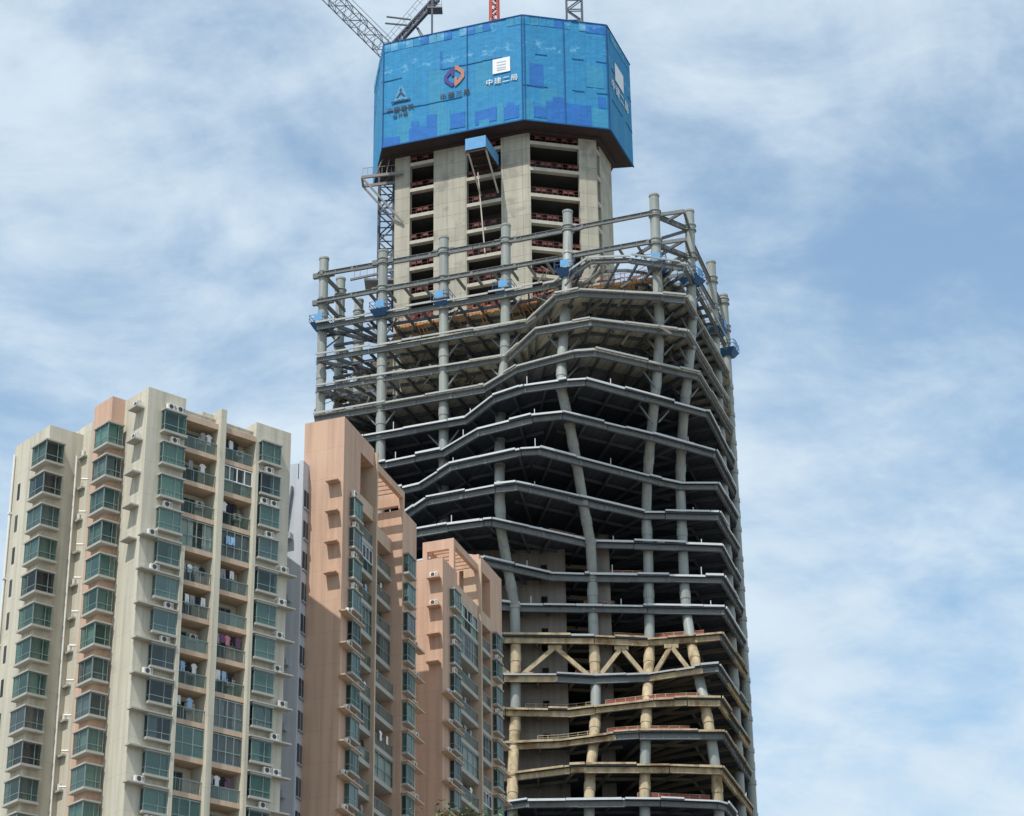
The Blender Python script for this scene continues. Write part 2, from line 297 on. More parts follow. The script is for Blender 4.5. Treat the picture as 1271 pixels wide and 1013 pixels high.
def bay_column(root, M, at, ks, B0, kind, dims, dark=(), frames=FRAME):
    """one column of bay windows, one per storey, copies of the first with their own glass and curtain"""
    if kind == 'corner': sh, fr, gl = bay_corner(M, *dims)
    else: sh, fr, gl = bay_straight(M, *dims)
    px = M(at[0], at[1], 0); protos = {}
    p_sh = None
    for k in ks:
        loc = (px[0], px[1], B0-H*k)
        g_ = GLASSD if k in dark else random.choice((GLASS, GLASS, GLASSM))
        if p_sh is None:
            b = obj('bay_window', sh, [SILL, DARKIN], root, loc); f = obj('frame', fr, frames, b); p_sh, p_fr = b, f
        else:
            b = p_sh.copy(); COL.objects.link(b); b.location = loc; f = p_fr.copy(); COL.objects.link(f); f.parent = b
        if g_ not in protos: protos[g_] = obj('pane', gl, g_, b)
        else: c = protos[g_].copy(); COL.objects.link(c); c.parent = b
        if random.random() < 0.85:
            cu_ = MB(M)
            def drape(p, q, n):
                pts = []
                for i in range(n+1):
                    t = i/n; wv = .035 if i % 2 else -.035
                    dx, dy = q[0]-p[0], q[1]-p[1]; l = math.hypot(dx, dy)
                    pts.append((p[0]+dx*t-dy/l*wv, p[1]+dy*t+dx/l*wv))
                cu_.add([(x, y, .3) for x, y in pts]+[(x, y, 1.97) for x, y in pts], [(i, i+1, n+2+i, n+1+i) for i in range(n)])
            if kind == 'corner':
                a, b_, d = dims; r = random.random()
                if r < .7: drape((-d+.16, -d+.16), (a*random.choice((.4, .95)), -d+.16), 14)
                if r > .35: drape((-d+.16, b_*random.choice((.5, .95))), (-d+.16, -d+.18), 12)
            else:
                w, d = dims; s0 = random.choice((.1, .1, w*.5)); s1 = w-.1 if s0 > .2 else random.choice((w*.45, w*.9, w*.9)); drape((s0, -d+.15), (s1, -d+.15), 14)
            obj('curtain', cu_, CURT, b)
AC0 = {}
def ac(root_loc, M, x, y, z, face, label, group, w=.82, d=.32, h=.58):
    """outdoor unit; face '-y' looks out of the right face, '-x' out of the left face"""
    key = (face, M)
    if key not in AC0:
        a = MB(M); b = MB(M)
        if face == '-y':
            a.box(0, w, -d, 0, .06, h); a.box(.1, .16, -d, 0, 0, .06); a.box(w-.16, w-.1, -d, 0, 0, .06)
            n = 14; c = (w*.4, .06+(h-.06)*.5); r = .21
            b.add([(c[0]+r*math.cos(6.283*i/n), -d-.012, c[1]+r*math.sin(6.283*i/n)) for i in range(n)], [tuple(range(n))])
            for i in range(4): b.box(w*.74, w*.95, -d-.012, -d-.002, .16+i*.1, .2+i*.1)
        else:
            a.box(-d, 0, 0, w, .06, h); a.box(-d, 0, .1, .16, 0, .06); a.box(-d, 0, w-.16, w-.1, 0, .06)
            n = 14; c = (w*.6, .06+(h-.06)*.5); r = .21
            b.add([(-d-.012, c[0]+r*math.cos(6.283*i/n), c[1]+r*math.sin(6.283*i/n)) for i in range(n)], [tuple(range(n))])
            for i in range(4): b.box(-d-.012, -d-.002, w*.05, w*.26, .16+i*.1, .2+i*.1)
        o_ = obj('air_conditioner', a, ACW); obj('fan_grille', b, ACD, o_); AC0[key] = o_
    else: o_ = copy_tree(AC0[key])
    p = M(x, y, z); o_.location = (root_loc[0]+p[0], root_loc[1]+p[1], p[2])
    tag(o_, label, 'air conditioner', group); return o_
def balcony(root, M, x0, x1, FL, proj, depth, style, band, k):
    """one balcony: slab with a painted band (> railing, glass, sliding door or glazing)"""
    rnd = random.Random(int(x0*77+k*13+FL))
    s = MB(M); s.box(x0, x1, -proj, depth, FL-.42, FL, 0); s.box(x0+.02, x1-.02, depth-.06, depth-.002, FL, FL+2.45, 1)
    b = obj('balcony', s, [band, ROOMW], root)
    r = MB(M); yf = -proj+.06
    top = FL+1.08
    if style in ('glass', 'metal', 'white'):
        r.box(x0+.01, x1-.01, yf-.02, yf+.05, top-.07, top)
        n = max(2, round((x1-x0)/1.15))
        for i in range(n+1):
            x = x0+.03+(x1-x0-.11)*i/n; r.box(x, x+.05, yf, yf+.04, FL, top-.07)
        if style == 'metal':
            m_ = int((x1-x0)/.13)
            for i in range(m_): x = x0+.08+(x1-x0-.16)*i/m_; r.box(x, x+.022, yf+.01, yf+.03, FL, top-.07)
        obj('railing', r, FRAME, b)
        if style != 'metal':
            gq = MB(M); gq.add([(x0+.03,yf+.02,FL+.04),(x1-.03,yf+.02,FL+.04),(x1-.03,yf+.02,top-.07),(x0+.03,yf+.02,top-.07)], [(0,1,2,3)]); obj('railing_glass', gq, GLASSR, b)
        if style != 'white':
            dw = MB(M); dx = x0+(x1-x0)*rnd.choice((.12, .2, .3)); ww = (x1-x0)*rnd.choice((.5, .55, .6))
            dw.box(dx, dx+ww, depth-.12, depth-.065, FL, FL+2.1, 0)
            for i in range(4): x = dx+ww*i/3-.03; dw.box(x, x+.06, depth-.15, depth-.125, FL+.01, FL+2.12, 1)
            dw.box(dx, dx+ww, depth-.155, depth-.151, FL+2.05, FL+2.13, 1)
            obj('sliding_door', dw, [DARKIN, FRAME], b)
    if style in ('white', 'encl', 'teal', 'curt'):
        z0 = FL+1.08 if style == 'white' else FL; z1 = FL+2.44
        fm = FRAMEW if style == 'white' else FRAME
        zmid = FL+1.0
        w = MB(M); n = 4 if style != 'teal' else 3; t = .08
        for i in range(n+1):
            x = x0+(x1-x0-t)*i/n; w.box(x, x+t, yf-.05, yf+.03, z0, z1)
        for z in ([z0, z1-t] if style == 'white' else [z0, FL+1.0, z1-t]):
            for i in range(n):
                xa = x0+(x1-x0-t)*i/n+t; xb = x0+(x1-x0-t)*(i+1)/n; w.box(xa, xb, yf-.045, yf+.025, z, z+t)
        obj('window_frame', w, fm, b)
        gq = MB(M); gq.add([(x0+.03,yf-.01,z0),(x1-.03,yf-.01,z0),(x1-.03,yf-.01,z1),(x0+.03,yf-.01,z1)], [(0,1,2,3)]); obj('window_pane', gq, GLASS if style == 'teal' else GLASSC, b)
        if style in ('encl', 'curt', 'white'):
            c = MB(M); n = 30; f0, f1 = ((.02, .98) if style == 'curt' else (.02, .42)); pr = [(x0+(x1-x0)*(f0+(f1-f0)*i/n), yf+.16+(.04 if i % 2 else -.04)) for i in range(n+1)]
            c.add([(x, y, FL+.05) for x, y in pr]+[(x, y, z1-.05) for x, y in pr], [(i, i+1, n+2+i, n+1+i) for i in range(n)])
            if style != 'curt':
                pr = [(x0+(x1-x0)*(.7+.28*i/n), yf+.16+(.04 if i % 2 else -.04)) for i in range(n+1)]
                c.add([(x, y, FL+.05) for x, y in pr]+[(x, y, z1-.05) for x, y in pr], [(i, i+1, n+2+i, n+1+i) for i in range(n)])
            obj('curtain', c, CURT, b)
    return b
def laundry(root_loc, M, x0, x1, z, y, items, where, group):
    """garments on a line, each one a thing"""
    n = len(items)
    for i, ci in enumerate(items):
        x = x0+(x1-x0)*(i+.5)/n; rr = random.Random(i*31+int(z*10)); w = .42; h = rr.uniform(.7, 1.0); g_ = MB(M)
        kind = 'shirt' if rr.random() < .6 else 'trousers'
        if kind == 'shirt':
            out = [(-.12,0),(.12,0),(.34,-.22),(.26,-.34),(.19,-.26),(.2,-h),(-.2,-h),(-.19,-.26),(-.26,-.34),(-.34,-.22)]
        else:
            out = [(-.2,0),(.2,0),(.22,-h),(.05,-h),(0,-.35),(-.05,-h),(-.22,-h)]
        q = len(out); tilt = rr.uniform(-.15, .15)
        f = [(a, .03*math.sin(b*9+i)+tilt*a, b) for a, b in out]
        g_.add(f+[(a, b+.035, c) for a, b, c in f], [tuple(range(q))[::-1], tuple(range(q, 2*q))]+[(j, (j+1) % q, q+(j+1) % q, q+j) for j in range(q)])
        o_ = obj('hanging_'+kind, g_, CLOTHS[ci]); p = M(x, y, z); o_.location = (root_loc[0]+p[0], root_loc[1]+p[1], p[2])
        pos = ['leftmost', 'second from left', 'third from left', 'fourth from left', 'fifth from left'][i]
        tag(o_, f'{CLN[ci]} {kind}, {pos}, {where}', kind if kind == 'trousers' else 'shirt', group)

# ================================================================= cream apartment building
eR, eL = az(49), az(-41); M1 = frame(eR, eL); P1 = (-30.28, 178.0, 0)
cb_ = thing('apartment_building', 'cream apartment building with green bay windows and pink banded balconies, at far left', 'apartment building', P1)
w = MB(M1)
TOP = 89.3; B0 = 85.43; FL0 = 84.95
w.box(0, 3.72, 0, 14, 0, TOP); w.box(10.95, 14.6, 0, 14, 0, TOP)                 # two solid ends
w.box(3.72, 10.95, 1.7, 14, 0, FL0+H-.5)                                           # between them, behind the balconies
obj('wall', w, CREAM, cb_)
w = MB(M1); w.box(3.72, 10.95, -.02, 14, FL0+H-.5, FL0+H, 0); obj('roof_slab', w, PINKB, cb_)
w = MB(M1); w.box(3.72, 10.95, .5, .7, FL0+H, FL0+H+.55, 0); w.box(3.72, 10.95, .46, .74, FL0+H+.55, FL0+H+.65, 0); w.box(5.9, 7.2, .75, 3.5, FL0+H, FL0+H+1.15, 0)
obj('parapet', w, CREAM, cb_)
w = MB(M1); w.box(7.05, 7.6, -.42, 1.7, 0, FL0+H+1.35); obj('fin', w, CREAM, cb_)
w = MB(M1); w.box(3.60, 3.95, -.62, 1.7, 0, B0-4*H+2.1); obj('fin', w, CREAM, cb_)
w = MB(M1); w.box(10.72, 11.02, -.45, 1.7, 0, FL0+.2); obj('fin', w, CREAM, cb_)
bay_column(cb_, M1, (1.4, 0), range(14), B0, 's', (2.15, .5), dark=(7, 8, 9))
bay_column(cb_, M1, (11.3, 0), range(14), B0, 's', (2.0, .5), dark=(1, 8))
for k in range(4, 14):                                                              # corner ledges
    z = B0-H*k+2.17
    s = MB(M1); s.box(-.25, 3.58, -.72, 0, z, z+.13); obj('ledge', s, SILL, cb_)
    s = MB(M1); s.box(11.04, 15.15, -.66, 0, z, z+.12); obj('ledge', s, SILL, cb_)
for k in range(5):
    z = 87.45-H*k
    s = MB(M1); s.box(-.85, 0, .45, 1.75, z, z+.14); obj('ledge', s, SILL, cb_)
stA = ['glass','glass','glass','encl','metal','metal','glass','glass','metal','teal','metal','teal','glass','glass']
stB = ['glass','white','glass','curt','glass','glass','metal','glass','encl','curt','glass','glass','glass','glass']
for k in range(14):
    balcony(cb_, M1, 3.95 if k >= 4 else 3.72, 7.05, FL0-H*k, .02, 1.7, stA[k], PINKB, k)
    balcony(cb_, M1, 7.6, 10.72, FL0-H*k, .02, 1.7, stB[k], PINKB, k)
# pink block at the corner and the wing beyond it
w = MB(M1); w.box(-1.27, 3.5, 3.61, 6.42, 0, 89.4); obj('pink_wall', w, PINKW, cb_)
w = MB(M1); w.box(-3.31, 4.0, 10.16, 16.0, 0, 88.5); w.box(.2, 4.0, 6.42, 10.16, 0, 88.0); obj('wing_wall', w, CREAM, cb_)
def shift(M, ox, oy): return lambda x, y, z: M(x+ox, y+oy, z)
bay_column(cb_, shift(M1, 0, 0), (-1.27, 3.61), range(14), 84.62, 'corner', (.95, 1.65, .5), dark=(1, 7, 8))
bay_column(cb_, M1, (-3.31, 10.16), range(14), 84.75, 'corner', (1.25, 1.85, .5), dark=(1, 4, 8, 9), frames=FRAME)
for k in range(13):
    z = 86.9-.75-H*k
    s = MB(M1); s.box(-.35, 1.3, 9.3, 10.16, z, z+.16); obj('ledge', s, SILL, cb_)
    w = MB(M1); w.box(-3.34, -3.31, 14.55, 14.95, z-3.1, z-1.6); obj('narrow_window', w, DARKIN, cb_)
w = MB(M1); w.tube((-.62, 10.02, 0), (-.62, 10.02, 86.3), .085, 8); obj('drain_pipe', w, PIPE, cb_)
w = MB(M1); w.tube((-3.46, 15.75, 0), (-3.46, 15.75, 87.6), .1, 8)
for z in range(4, 84, 6): w.box(-3.6, -3.3, 15.6, 15.9, z, z+.18)
obj('drain_pipe', w, PIPE, cb_)
for k in range(13):
    w = MB(M1); z = 82.6-H*k; w.tube((-1.5, 6.3, z), (-1.9, 6.75, z+.05), .09, 8); obj('vent_pipe', w, PIPE, cb_)
G = 'air conditioners on the cream building'
for k, xs in ((0, (1.7, 2.6)), (1, (2.2,)), (3, (1.8,)), (4, (.5,)), (5, (.9,)), (6, (2.4,)), (7, (2.2,)), (8, (.8,)), (11, (.6,)), (12, (1.7,))):
    for i, x in enumerate(xs):
        w_ = (['left', 'right'][i]+' white air conditioner of two') if len(xs) > 1 else 'white air conditioner'
        ac(P1, M1, x, -.12 if k < 4 else -.18, B0-H*k+(2.165 if k < 4 else 2.305), '-y', f'{w_} above the {ORD[k]} left bay of the cream balcony front', G)
for k, xs in ((1, (11.8,)), (2, (11.4, 12.4)), (3, (12.0,)), (4, (13.6,)), (5, (13.5,)), (6, (13.4,)), (7, (13.3,)), (8, (13.9,)), (9, (13.2,)), (10, (12.6, 13.5)), (11, (12.3,)), (12, (12.4,))):
    for i, x in enumerate(xs):
        w_ = (['left', 'right'][i]+' white air conditioner of two') if len(xs) > 1 else 'white air conditioner'
        ac(P1, M1, x, -.12 if k < 4 else -.16, B0-H*k+(2.165 if k < 4 else 2.295), '-y', f'{w_} above the {ORD[k]} right bay of the cream balcony front', G)
for k in (0, 1):
    ac(P1, M1, -.2, .65, 87.595-H*k, '-x', f'white air conditioner on the {ORD[k]} ledge of the cream building\'s sunlit plain side wall', G)
for k in (0, 1, 2, 4, 5, 6, 7, 8, 10, 11):
    ac(P1, M1, .0 if k % 2 else -.2, 10.0, 86.9-.75-H*k+.165, '-y', f'white air conditioner on the {ORD[k]} ledge beside the cream wing\'s long white pipe', G)
for k in (0, 2, 6, 7, 8):
    ac(P1, M1, 5.9, 1.4, FL0-H*k+1.3, '-y', f'white air conditioner inside the {ORD[k]} left balcony of the cream building', G)
for k in (0, 2, 7):
    ac(P1, M1, 9.7, 1.4, FL0-H*k+1.2, '-y', f'white air conditioner inside the {ORD[k]} right balcony of the cream building', G)
LG = 'laundry on the cream building\'s balconies'
laundry(P1, M1, 7.7, 9.5, FL0-2*H+2.2, .4, (0, 0, 1, 1, 1), 'in the third right balcony of the cream building', LG)
laundry(P1, M1, 8.2, 9.2, FL0-3*H+1.9, -.12, (3, 3), 'outside the fourth right balcony of the cream building', LG)
laundry(P1, M1, 4.2, 6.6, FL0-4*H+1.6, .3, (4, 0, 4, 1), 'in the fifth left balcony of the cream building', LG)
laundry(P1, M1, 4.2, 6.8, FL0-5*H+1.9, .3, (1, 0, 4, 1, 0), 'in the sixth left balcony of the cream building', LG)
laundry(P1, M1, 7.8, 10.4, FL0-6*H+2.2, .3, (4, 5, 2, 1, 5), 'in the seventh right balcony of the cream building', LG)
laundry(P1, M1, 8.0, 9.8, FL0-7*H+2.0, .3, (0, 3, 1), 'in the eighth right balcony of the cream building', LG)
mlr = random.Random(4)
for k, x0, x1, sd_ in ((1, 4.2, 6.6, 'left'), (7, 4.2, 6.4, 'left'), (8, 4.2, 6.4, 'left'), (10, 7.9, 10.2, 'right'), (4, 7.9, 9.6, 'right'), (0, 8.0, 9.5, 'right')):
    laundry(P1, M1, x0, x1, FL0-k*H+2.1, .5, [mlr.choice((0, 1, 4, 3, 5, 1)) for _ in range(mlr.choice((2, 3, 4)))], f'in the {ORD[k]} {sd_} balcony of the cream building', LG)
laundry(P1, M1, 5.6, 6.8, FL0-0*H+2.0, .5, (4, 0), 'in the topmost left balcony of the cream building', LG)

# ================================================================= orange apartment buildings
fR, fL = az(17.5), az(-69); M2 = frame(fR, fL)
def pergola(root, M, x0, x1, depth, z, first):
    b = MB(M); b.box(x0, x1, -.02, .42, z-.75, z); b.box(x0, x1, depth-.4, depth, z-.75, z); obj('pergola_beam', b, ORANGE, root)
    b = MB(M); n = int((x1-x0)/.95)
    for i in range(n):
        x = x0+.6+i*.95; b.box(x, x+.22, .42, depth-.4, z-.6, z-.08)
    obj('pergola_slats', b, ORANGE, root)
# nearer one
P2 = (-15.2, 195.0, 0)
ob = thing('apartment_building', 'orange apartment building with rooftop pergola, right behind the cream one', 'apartment building', P2)
B2 = 85.0; F2 = B2-.5; RT = F2+H
w = MB(M2)
w.box(0, 4.1, 0, 4.0, 0, 94.4); w.box(4.1, 7.5, 0, 4.0, 92.6, 94.4); w.box(4.1, 7.5, 2.2, 4.0, RT-.45, 92.6)
w.box(4.1, 7.5, 1.6, 4, 0, RT-.45); w.box(7.5, 15.3, 2.8, 12, 0, RT-.45); w.box(15.3, 19.2, 0, 12, 0, 91.4)
obj('wall', w, ORANGE, ob)
w = MB(M2); w.box(4.1, 7.5, -.02, 2.2, RT-.45, RT); w.box(7.5, 15.3, 1.15, 12, RT-.45, RT); w.box(4.1, 7.5, -.02, .16, RT, RT+.95); w.box(7.8, 15.3, 1.15, 1.33, RT, RT+.95); obj('roof_slab', w, PINKB, ob)
w = MB(M2); w.box(7.5, 7.8, -.35, 2.8, 0, 94.0); obj('fin', w, PINKB, ob)
pergola(ob, M2, 7.8, 15.3, 4.5, 93.35, True)
w = MB(M2); w.box(15.3, 15.75, -.02, 4.5, 91.9, 93.35); w.box(15.3, 15.75, -.02, .45, 91.4, 91.9); obj('pergola_post', w, ORANGE, ob)
w = MB(M2); w.box(11.5, 15.2, 3.6, 5.6, RT, RT+1.9); obj('roof_room', w, ORANGE, ob)
bay_column(ob, M2, (1.6, 0), range(13), B2, 's', (2.0, .5), dark=(1, 4))
bay_column(ob, shift(M2, 0, 0), (15.65, 0), range(12), B2-.15, 's', (2.0, .5), dark=(2,))
st3 = ['metal','white','glass','curt','glass','metal','encl','glass','metal','glass','glass','metal','glass']
st4 = ['metal','metal','metal','encl','metal','metal','metal','curt','metal','metal','metal','metal','metal']
for k in range(13):
    balcony(ob, M2, 4.1, 7.5, F2-H*k, .02, 1.6, st3[k], SILL, k)
    balcony(ob, M2, 7.8, 15.3, F2-H*k, -1.15 if k < 4 else -.75, 2.8, st4[k], SILL, k)
for k in range(4):
    z = 88.05-H*k; s = MB(M2); s.box(-.8, 0, .3, 1.5, z-.14, z); obj('ledge', s, ORANGE, ob)
for k in range(4, 13):
    z = B2-H*k+2.17; s = MB(M2); s.box(-.5, 4.1, -.72, 0, z, z+.14); obj('ledge', s, PINKB, ob)
for k in range(3, 12):
    z = B2-.15-H*k+2.17; s = MB(M2); s.box(15.4, 19.9, -.72, 0, z, z+.14); obj('ledge', s, PINKB, ob)
G = 'air conditioners on the orange buildings'
for k in range(12):
    if k in (6,): continue
    ac(P2, M2, (1.7, 2.0, 1.8, 1.9)[k % 4] if k < 4 else .4+(k % 3)*.3, -.12, B2-H*k+(2.165 if k < 4 else 2.315), '-y', f'white air conditioner above the {ORD[k]} left bay window, nearer orange building', G)
for k in range(3, 12):
    ac(P2, M2, 18.2-(k % 2)*.4, -.12, B2-.15-H*k+2.315, '-y', f'white air conditioner above the {ORD[k]} right bay window, nearer orange building', G)
for k in (1, 2, 4, 5, 6, 8, 9):
    ac(P2, M2, 13.0, 2.5, F2-H*k+1.0, '-y', f'white air conditioner inside the {ORD[k]} right balcony, nearer orange building', G)
LG = 'laundry on the orange buildings'
laundry(P2, M2, 9.0, 14.4, F2-5*H+1.9, 1.5, (1, 4, 0, 1), 'in the sixth right balcony, nearer orange building', LG)
laundry(P2, M2, 9.0, 14.4, F2-6*H+1.5, .62, (0, 0, 0), 'outside the seventh right balcony, nearer orange building', LG)
laundry(P2, M2, 4.5, 7.0, F2-5*H+1.5, .2, (0, 4, 0), 'in the sixth left balcony, nearer orange building', LG)
laundry(P2, M2, 9.0, 14.4, F2-2*H+1.9, 1.5, (1, 5, 1), 'in the third right balcony, nearer orange building', LG)
mlr = random.Random(5)
for k in (1, 3, 4, 7, 8, 9, 10):
    laundry(P2, M2, 9.0, 14.6, F2-k*H+2.0, 1.6, [mlr.choice((0, 1, 4, 3, 5, 0)) for _ in range(mlr.choice((2, 3, 4)))], f'in the {ORD[k]} right balcony, nearer orange building', LG)
for k in (2, 3, 6, 7, 9):
    laundry(P2, M2, 4.4, 7.2, F2-k*H+2.0, .3, [mlr.choice((0, 1, 4, 3, 5)) for _ in range(mlr.choice((2, 3)))], f'in the {ORD[k]} left balcony, nearer orange building', LG)
# grey white wing behind
gw = thing('apartment_wing', 'grey white apartment wing squeezed between the cream and orange buildings', 'apartment building', P2)
w = MB(M2); w.box(-1.3, -.01, 3.45, 12, 0, 88.3); w.box(-1.28, -.01, 3.47, 3.9, 88.3, 90.1); w.box(-1.28, -.01, 4.0, 12, 88.3, 89.9); obj('wall', w, GREYW, gw)
for k in range(14):
    z = 85.6-H*k
    w = MB(M2); w.box(-1.0, -.05, 3.40, 3.45, z, z+1.7, 0); w.box(-1.05, -.03, 3.28, 3.45, z-.14, z, 1); w.box(-.55, -.49, 3.37, 3.40, z, z+1.7, 1); obj('narrow_window', w, [DARKIN, GREYL], gw)
    if k > 0 and k % 2: 
        w = MB(M2); w.box(-1.9, -1.3, 4.3, 6.4, z-.2, z+.35); obj('ledge', w, GREYL, gw)
w = MB(M2); w.bar((-1.42, 4.45, 87.6), (-1.42, 5.1, 82.0), .12, .5); obj('cable_tray', w, CRANEG, gw)
# farther one
P3 = (-7.1, 220.0, 0)
oc = thing('apartment_building', 'smaller looking orange apartment building with pergola, nearest the unfinished skyscraper', 'apartment building', P3)
B3 = 85.95; F3 = B3-.5; RT = F3+H
w = MB(M2)
w.box(0, 4.4, 0, 9, 0, 90.6); w.box(15.1, 19.0, 0, 12, 0, 95.3); w.box(11.35, 15.1, 0, 12, 93.7, 95.3); w.box(11.35, 15.1, 2.2, 12, RT-.45, 93.7)
w.box(4.4, 15.1, 1.6, 12, 0, RT-.45); obj('wall', w, ORANGE, oc)
w = MB(M2); w.box(4.4, 11.0, -.02, 12, RT-.45, RT); w.box(11.35, 15.1, -.02, 2.2, RT-.45, RT); w.box(4.4, 11.0, -.02, .16, RT, RT+.95); w.box(11.35, 15.1, -.02, .16, RT, RT+.95); obj('roof_slab', w, PINKB, oc)
w = MB(M2); w.box(11.0, 11.35, -.35, 1.6, 0, 94.6); obj('fin', w, PINKB, oc)
pergola(oc, M2, 3.8, 11.0, 3.4, 94.0, False)
w = MB(M2); w.box(3.3, 3.8, -.02, 3.4, 92.9, 94.0); w.box(3.3, 3.8, -.02, .5, 90.6, 92.9); w.box(3.3, 3.8, 2.9, 3.4, 90.6, 92.9); obj('pergola_post', w, ORANGE, oc)
w = MB(M2); w.box(8.0, 11.0, 3.6, 6.5, RT, RT+3.2); obj('roof_room', w, ORANGE, oc)
bay_column(oc, M2, (2.15, 0), range(11), B3, 's', (2.0, .5), dark=(5, 6))
bay_column(oc, M2, (15.6, 0), range(10), B3, 's', (2.0, .5), dark=(3,))
st5 = ['white','encl','metal','metal','metal','curt','metal','metal','metal','metal','metal']
st6 = ['metal','metal','glass','metal','encl','metal','white','metal','metal','metal','metal']
for k in range(11):
    balcony(oc, M2, 4.4, 11.0, F3-H*k, .02, 1.6, st5[k], SILL, k)
    balcony(oc, M2, 11.35, 15.1, F3-H*k, .02, 1.6, st6[k], SILL, k)
for k in range(4):
    z = 88.45-H*k; s = MB(M2); s.box(-.8, 0, .15, 1.5, z-.14, z); obj('ledge', s, ORANGE, oc)
for k in range(4, 11):
    z = B3-H*k+2.17; s = MB(M2); s.box(-.5, 4.4, -.72, 0, z, z+.14); obj('ledge', s, PINKB, oc)
    s = MB(M2); s.box(15.3, 19.6, -.72, 0, z, z+.14); obj('ledge', s, PINKB, oc)
for k in (2, 3, 4, 5, 6, 7, 8):
    ac(P3, M2, 2.4 if k < 4 else .6+(k % 2)*.3, -.12, B3-H*k+(2.165 if k < 4 else 2.315), '-y', f'white air conditioner above the {ORD[k]} left bay window, farther orange building', G)
for k in (1, 3, 5, 6, 7, 8):
    ac(P3, M2, 16.0 if k < 4 else 18.0, -.12, B3-H*k+(2.165 if k < 4 else 2.315), '-y', f'white air conditioner above the {ORD[k]} right bay window, farther orange building', G)
for k in (0, 1):
    ac(P3, M2, -.08, .45, 88.46-H*k, '-x', f'white air conditioner on the {ORD[k]} ledge of the farther orange building\'s sunlit wall', G)
for k in (3, 4, 6, 8):
    ac(P3, M2, 9.6, 1.3, F3-H*k+1.0, '-y', f'white air conditioner inside the {ORD[k]} left balcony, farther orange building', G)
for k in (1, 2, 4, 7, 8):
    laundry(P3, M2, 5.0, 10.4, F3-k*H+1.9, .3, [mlr.choice((0, 1, 4, 3, 5)) for _ in range(mlr.choice((2, 3, 4)))], f'in the {ORD[k]} left balcony, farther orange building', LG)
laundry(P3, M2, 5.0, 10.0, F3-3*H+1.8, .2, (5, 4, 5), 'in the fourth left balcony, farther orange building', LG)
laundry(P3, M2, 5.0, 10.0, F3-6*H+1.8, .2, (0, 1, 0), 'in the seventh left balcony, farther orange building', LG)

# ================================================================= the skyscraper under construction
TP = Vector((2.0, 309.0, 0))
LEV = [('1',164.66,[(-27.3,294.3),(-17.2,291.0),(0.7,285.0),(19.15,278.24),(24.31,282.5),(31.5,307)]),
('2',160.26,[(-27.3,294.1),(-17.3,290.6),(18.66,278.4),(24.1,282.53),(31.3,304)]),
('3',155.86,[(-27.2,293.7),(-0.72,284.76),(6.05,282.2),(10.47,275.87),(16.02,275.58),(23.54,277.98),(30.93,301.51)]),
('4',150.66,[(-27.1,293.4),(2.16,283.66),(5.89,276.45),(9.05,275.2),(20.16,276.7),(23.26,277.4),(30.69,300.33)]),
('5',146.26,[(-27.0,293.8),(-0.72,285.3),(3.16,277.59),(10.42,275.07),(23.28,278.85),(30.6,300.62)]),
('6',141.86,[(-27.2,294.1),(-3.68,285.51),(0.66,279.87),(8.12,275.64),(10.94,275.26),(25.04,282.73),(30.8,300.3)]),
('7',137.46,[(-26.9,294.5),(-20.0,291.4),(-6.3,286.22),(-2.46,279.7),(1.66,276.71),(7.17,275.1),(9.66,274.8),(26.18,285.22),(30.89,301.48)]),
('8',133.06,[(-26.5,294.4),(-17.0,290.2),(-9.43,286.83),(-4.6,280.43),(2.53,276.49),(6.57,275.65),(18.39,282.63),(27.16,288.5),(30.89,301.62)]),
('9',128.66,[(-26.5,294.6),(-20.2,291.9),(-14.62,288.87),(-12.33,287.62),(-8.32,281.79),(1.02,277.18),(3.6,276.89),(19.62,287.34),(22.26,288.75),(27.3,288.91),(30.8,300.5)]),
('10',124.26,[(-26.5,294.8),(-18.5,290.5),(-14.25,287.28),(-11.27,282.59),(-2.35,278.74),(0.44,278.06),(2.4,279.1),(17.26,288.06),(20.01,288.2),(27.18,288.8),(30.8,300.83)]),
('11',119.86,[(-26.5,294.8),(-18.0,286.5),(-12.7,282.56),(-8.5,280.83),(-3.84,279.4),(-2.7,279.18),(10.55,287.16),(15.72,287.61),(27.41,289.12),(30.85,301.63)]),
('12',115.46,[(-26.5,294.8),(-21,287),(-8,280),(-3.9,281.54),(4.68,287.1),(9.81,287.7),(20.22,288.52),(27.4,289.18),(30.93,301.42)]),
('13',111.06,[(-26.5,294.8),(-23,287.5),(-12,282),(-1.72,285.99),(0.66,286.8),(17.21,288.14),(27.27,288.97),(31.06,302.0)]),
('T',106.66,[(-26.5,294.8),(-22,288),(-10,285.4),(-1.46,286.27),(10.19,287.01),(17.05,288.17),(23.2,287.2),(26.54,286.44),(31.02,301.81)]),
('A',101.26,[(-26.5,294.8),(-22,288),(-10,285.5),(-1.51,285.69),(5.22,285.96),(10.04,286.92),(16.77,286.42),(23.33,283.62),(25.62,283.1),(30.89,301.14)]),
('B',96.86,[(-26.5,294.8),(-22,288),(-10,285.6),(-1.31,286.09),(6.57,286.9),(9.89,285.76),(17.28,283.38),(21.37,282.93),(25.62,283.25),(30.76,301.24)]),
('C',92.46,[(-26.5,294.8),(-22,288),(-10,286.4),(-1.4,286.34),(5.34,285.64),(12.1,282.99),(15.17,282.48),(25.87,282.93),(30.72,301.17)]),
('D',88.06,[(-26.5,294.8),(-22,288),(-10,287),(-1.14,285.23),(6.5,282.2),(8.47,281.96),(18.78,282.41),(25.38,283.37),(30.73,301.67)]),
('E',83.66,[(-26.5,294.8),(-22,288),(-10,286),(-1.42,282.78),(1.29,281.52),(13.16,281.58),(17.49,281.92),(24.67,283.29),(25.83,284.4),(30.59,300.45)])]
for i in range(1, 20):
    z = 83.66-4.4*i
    if z > 1: LEV.append(('low', z, LEV[18][2]))
refl = lambda p: (2*TP.x-p[0], 2*TP.y-p[1])
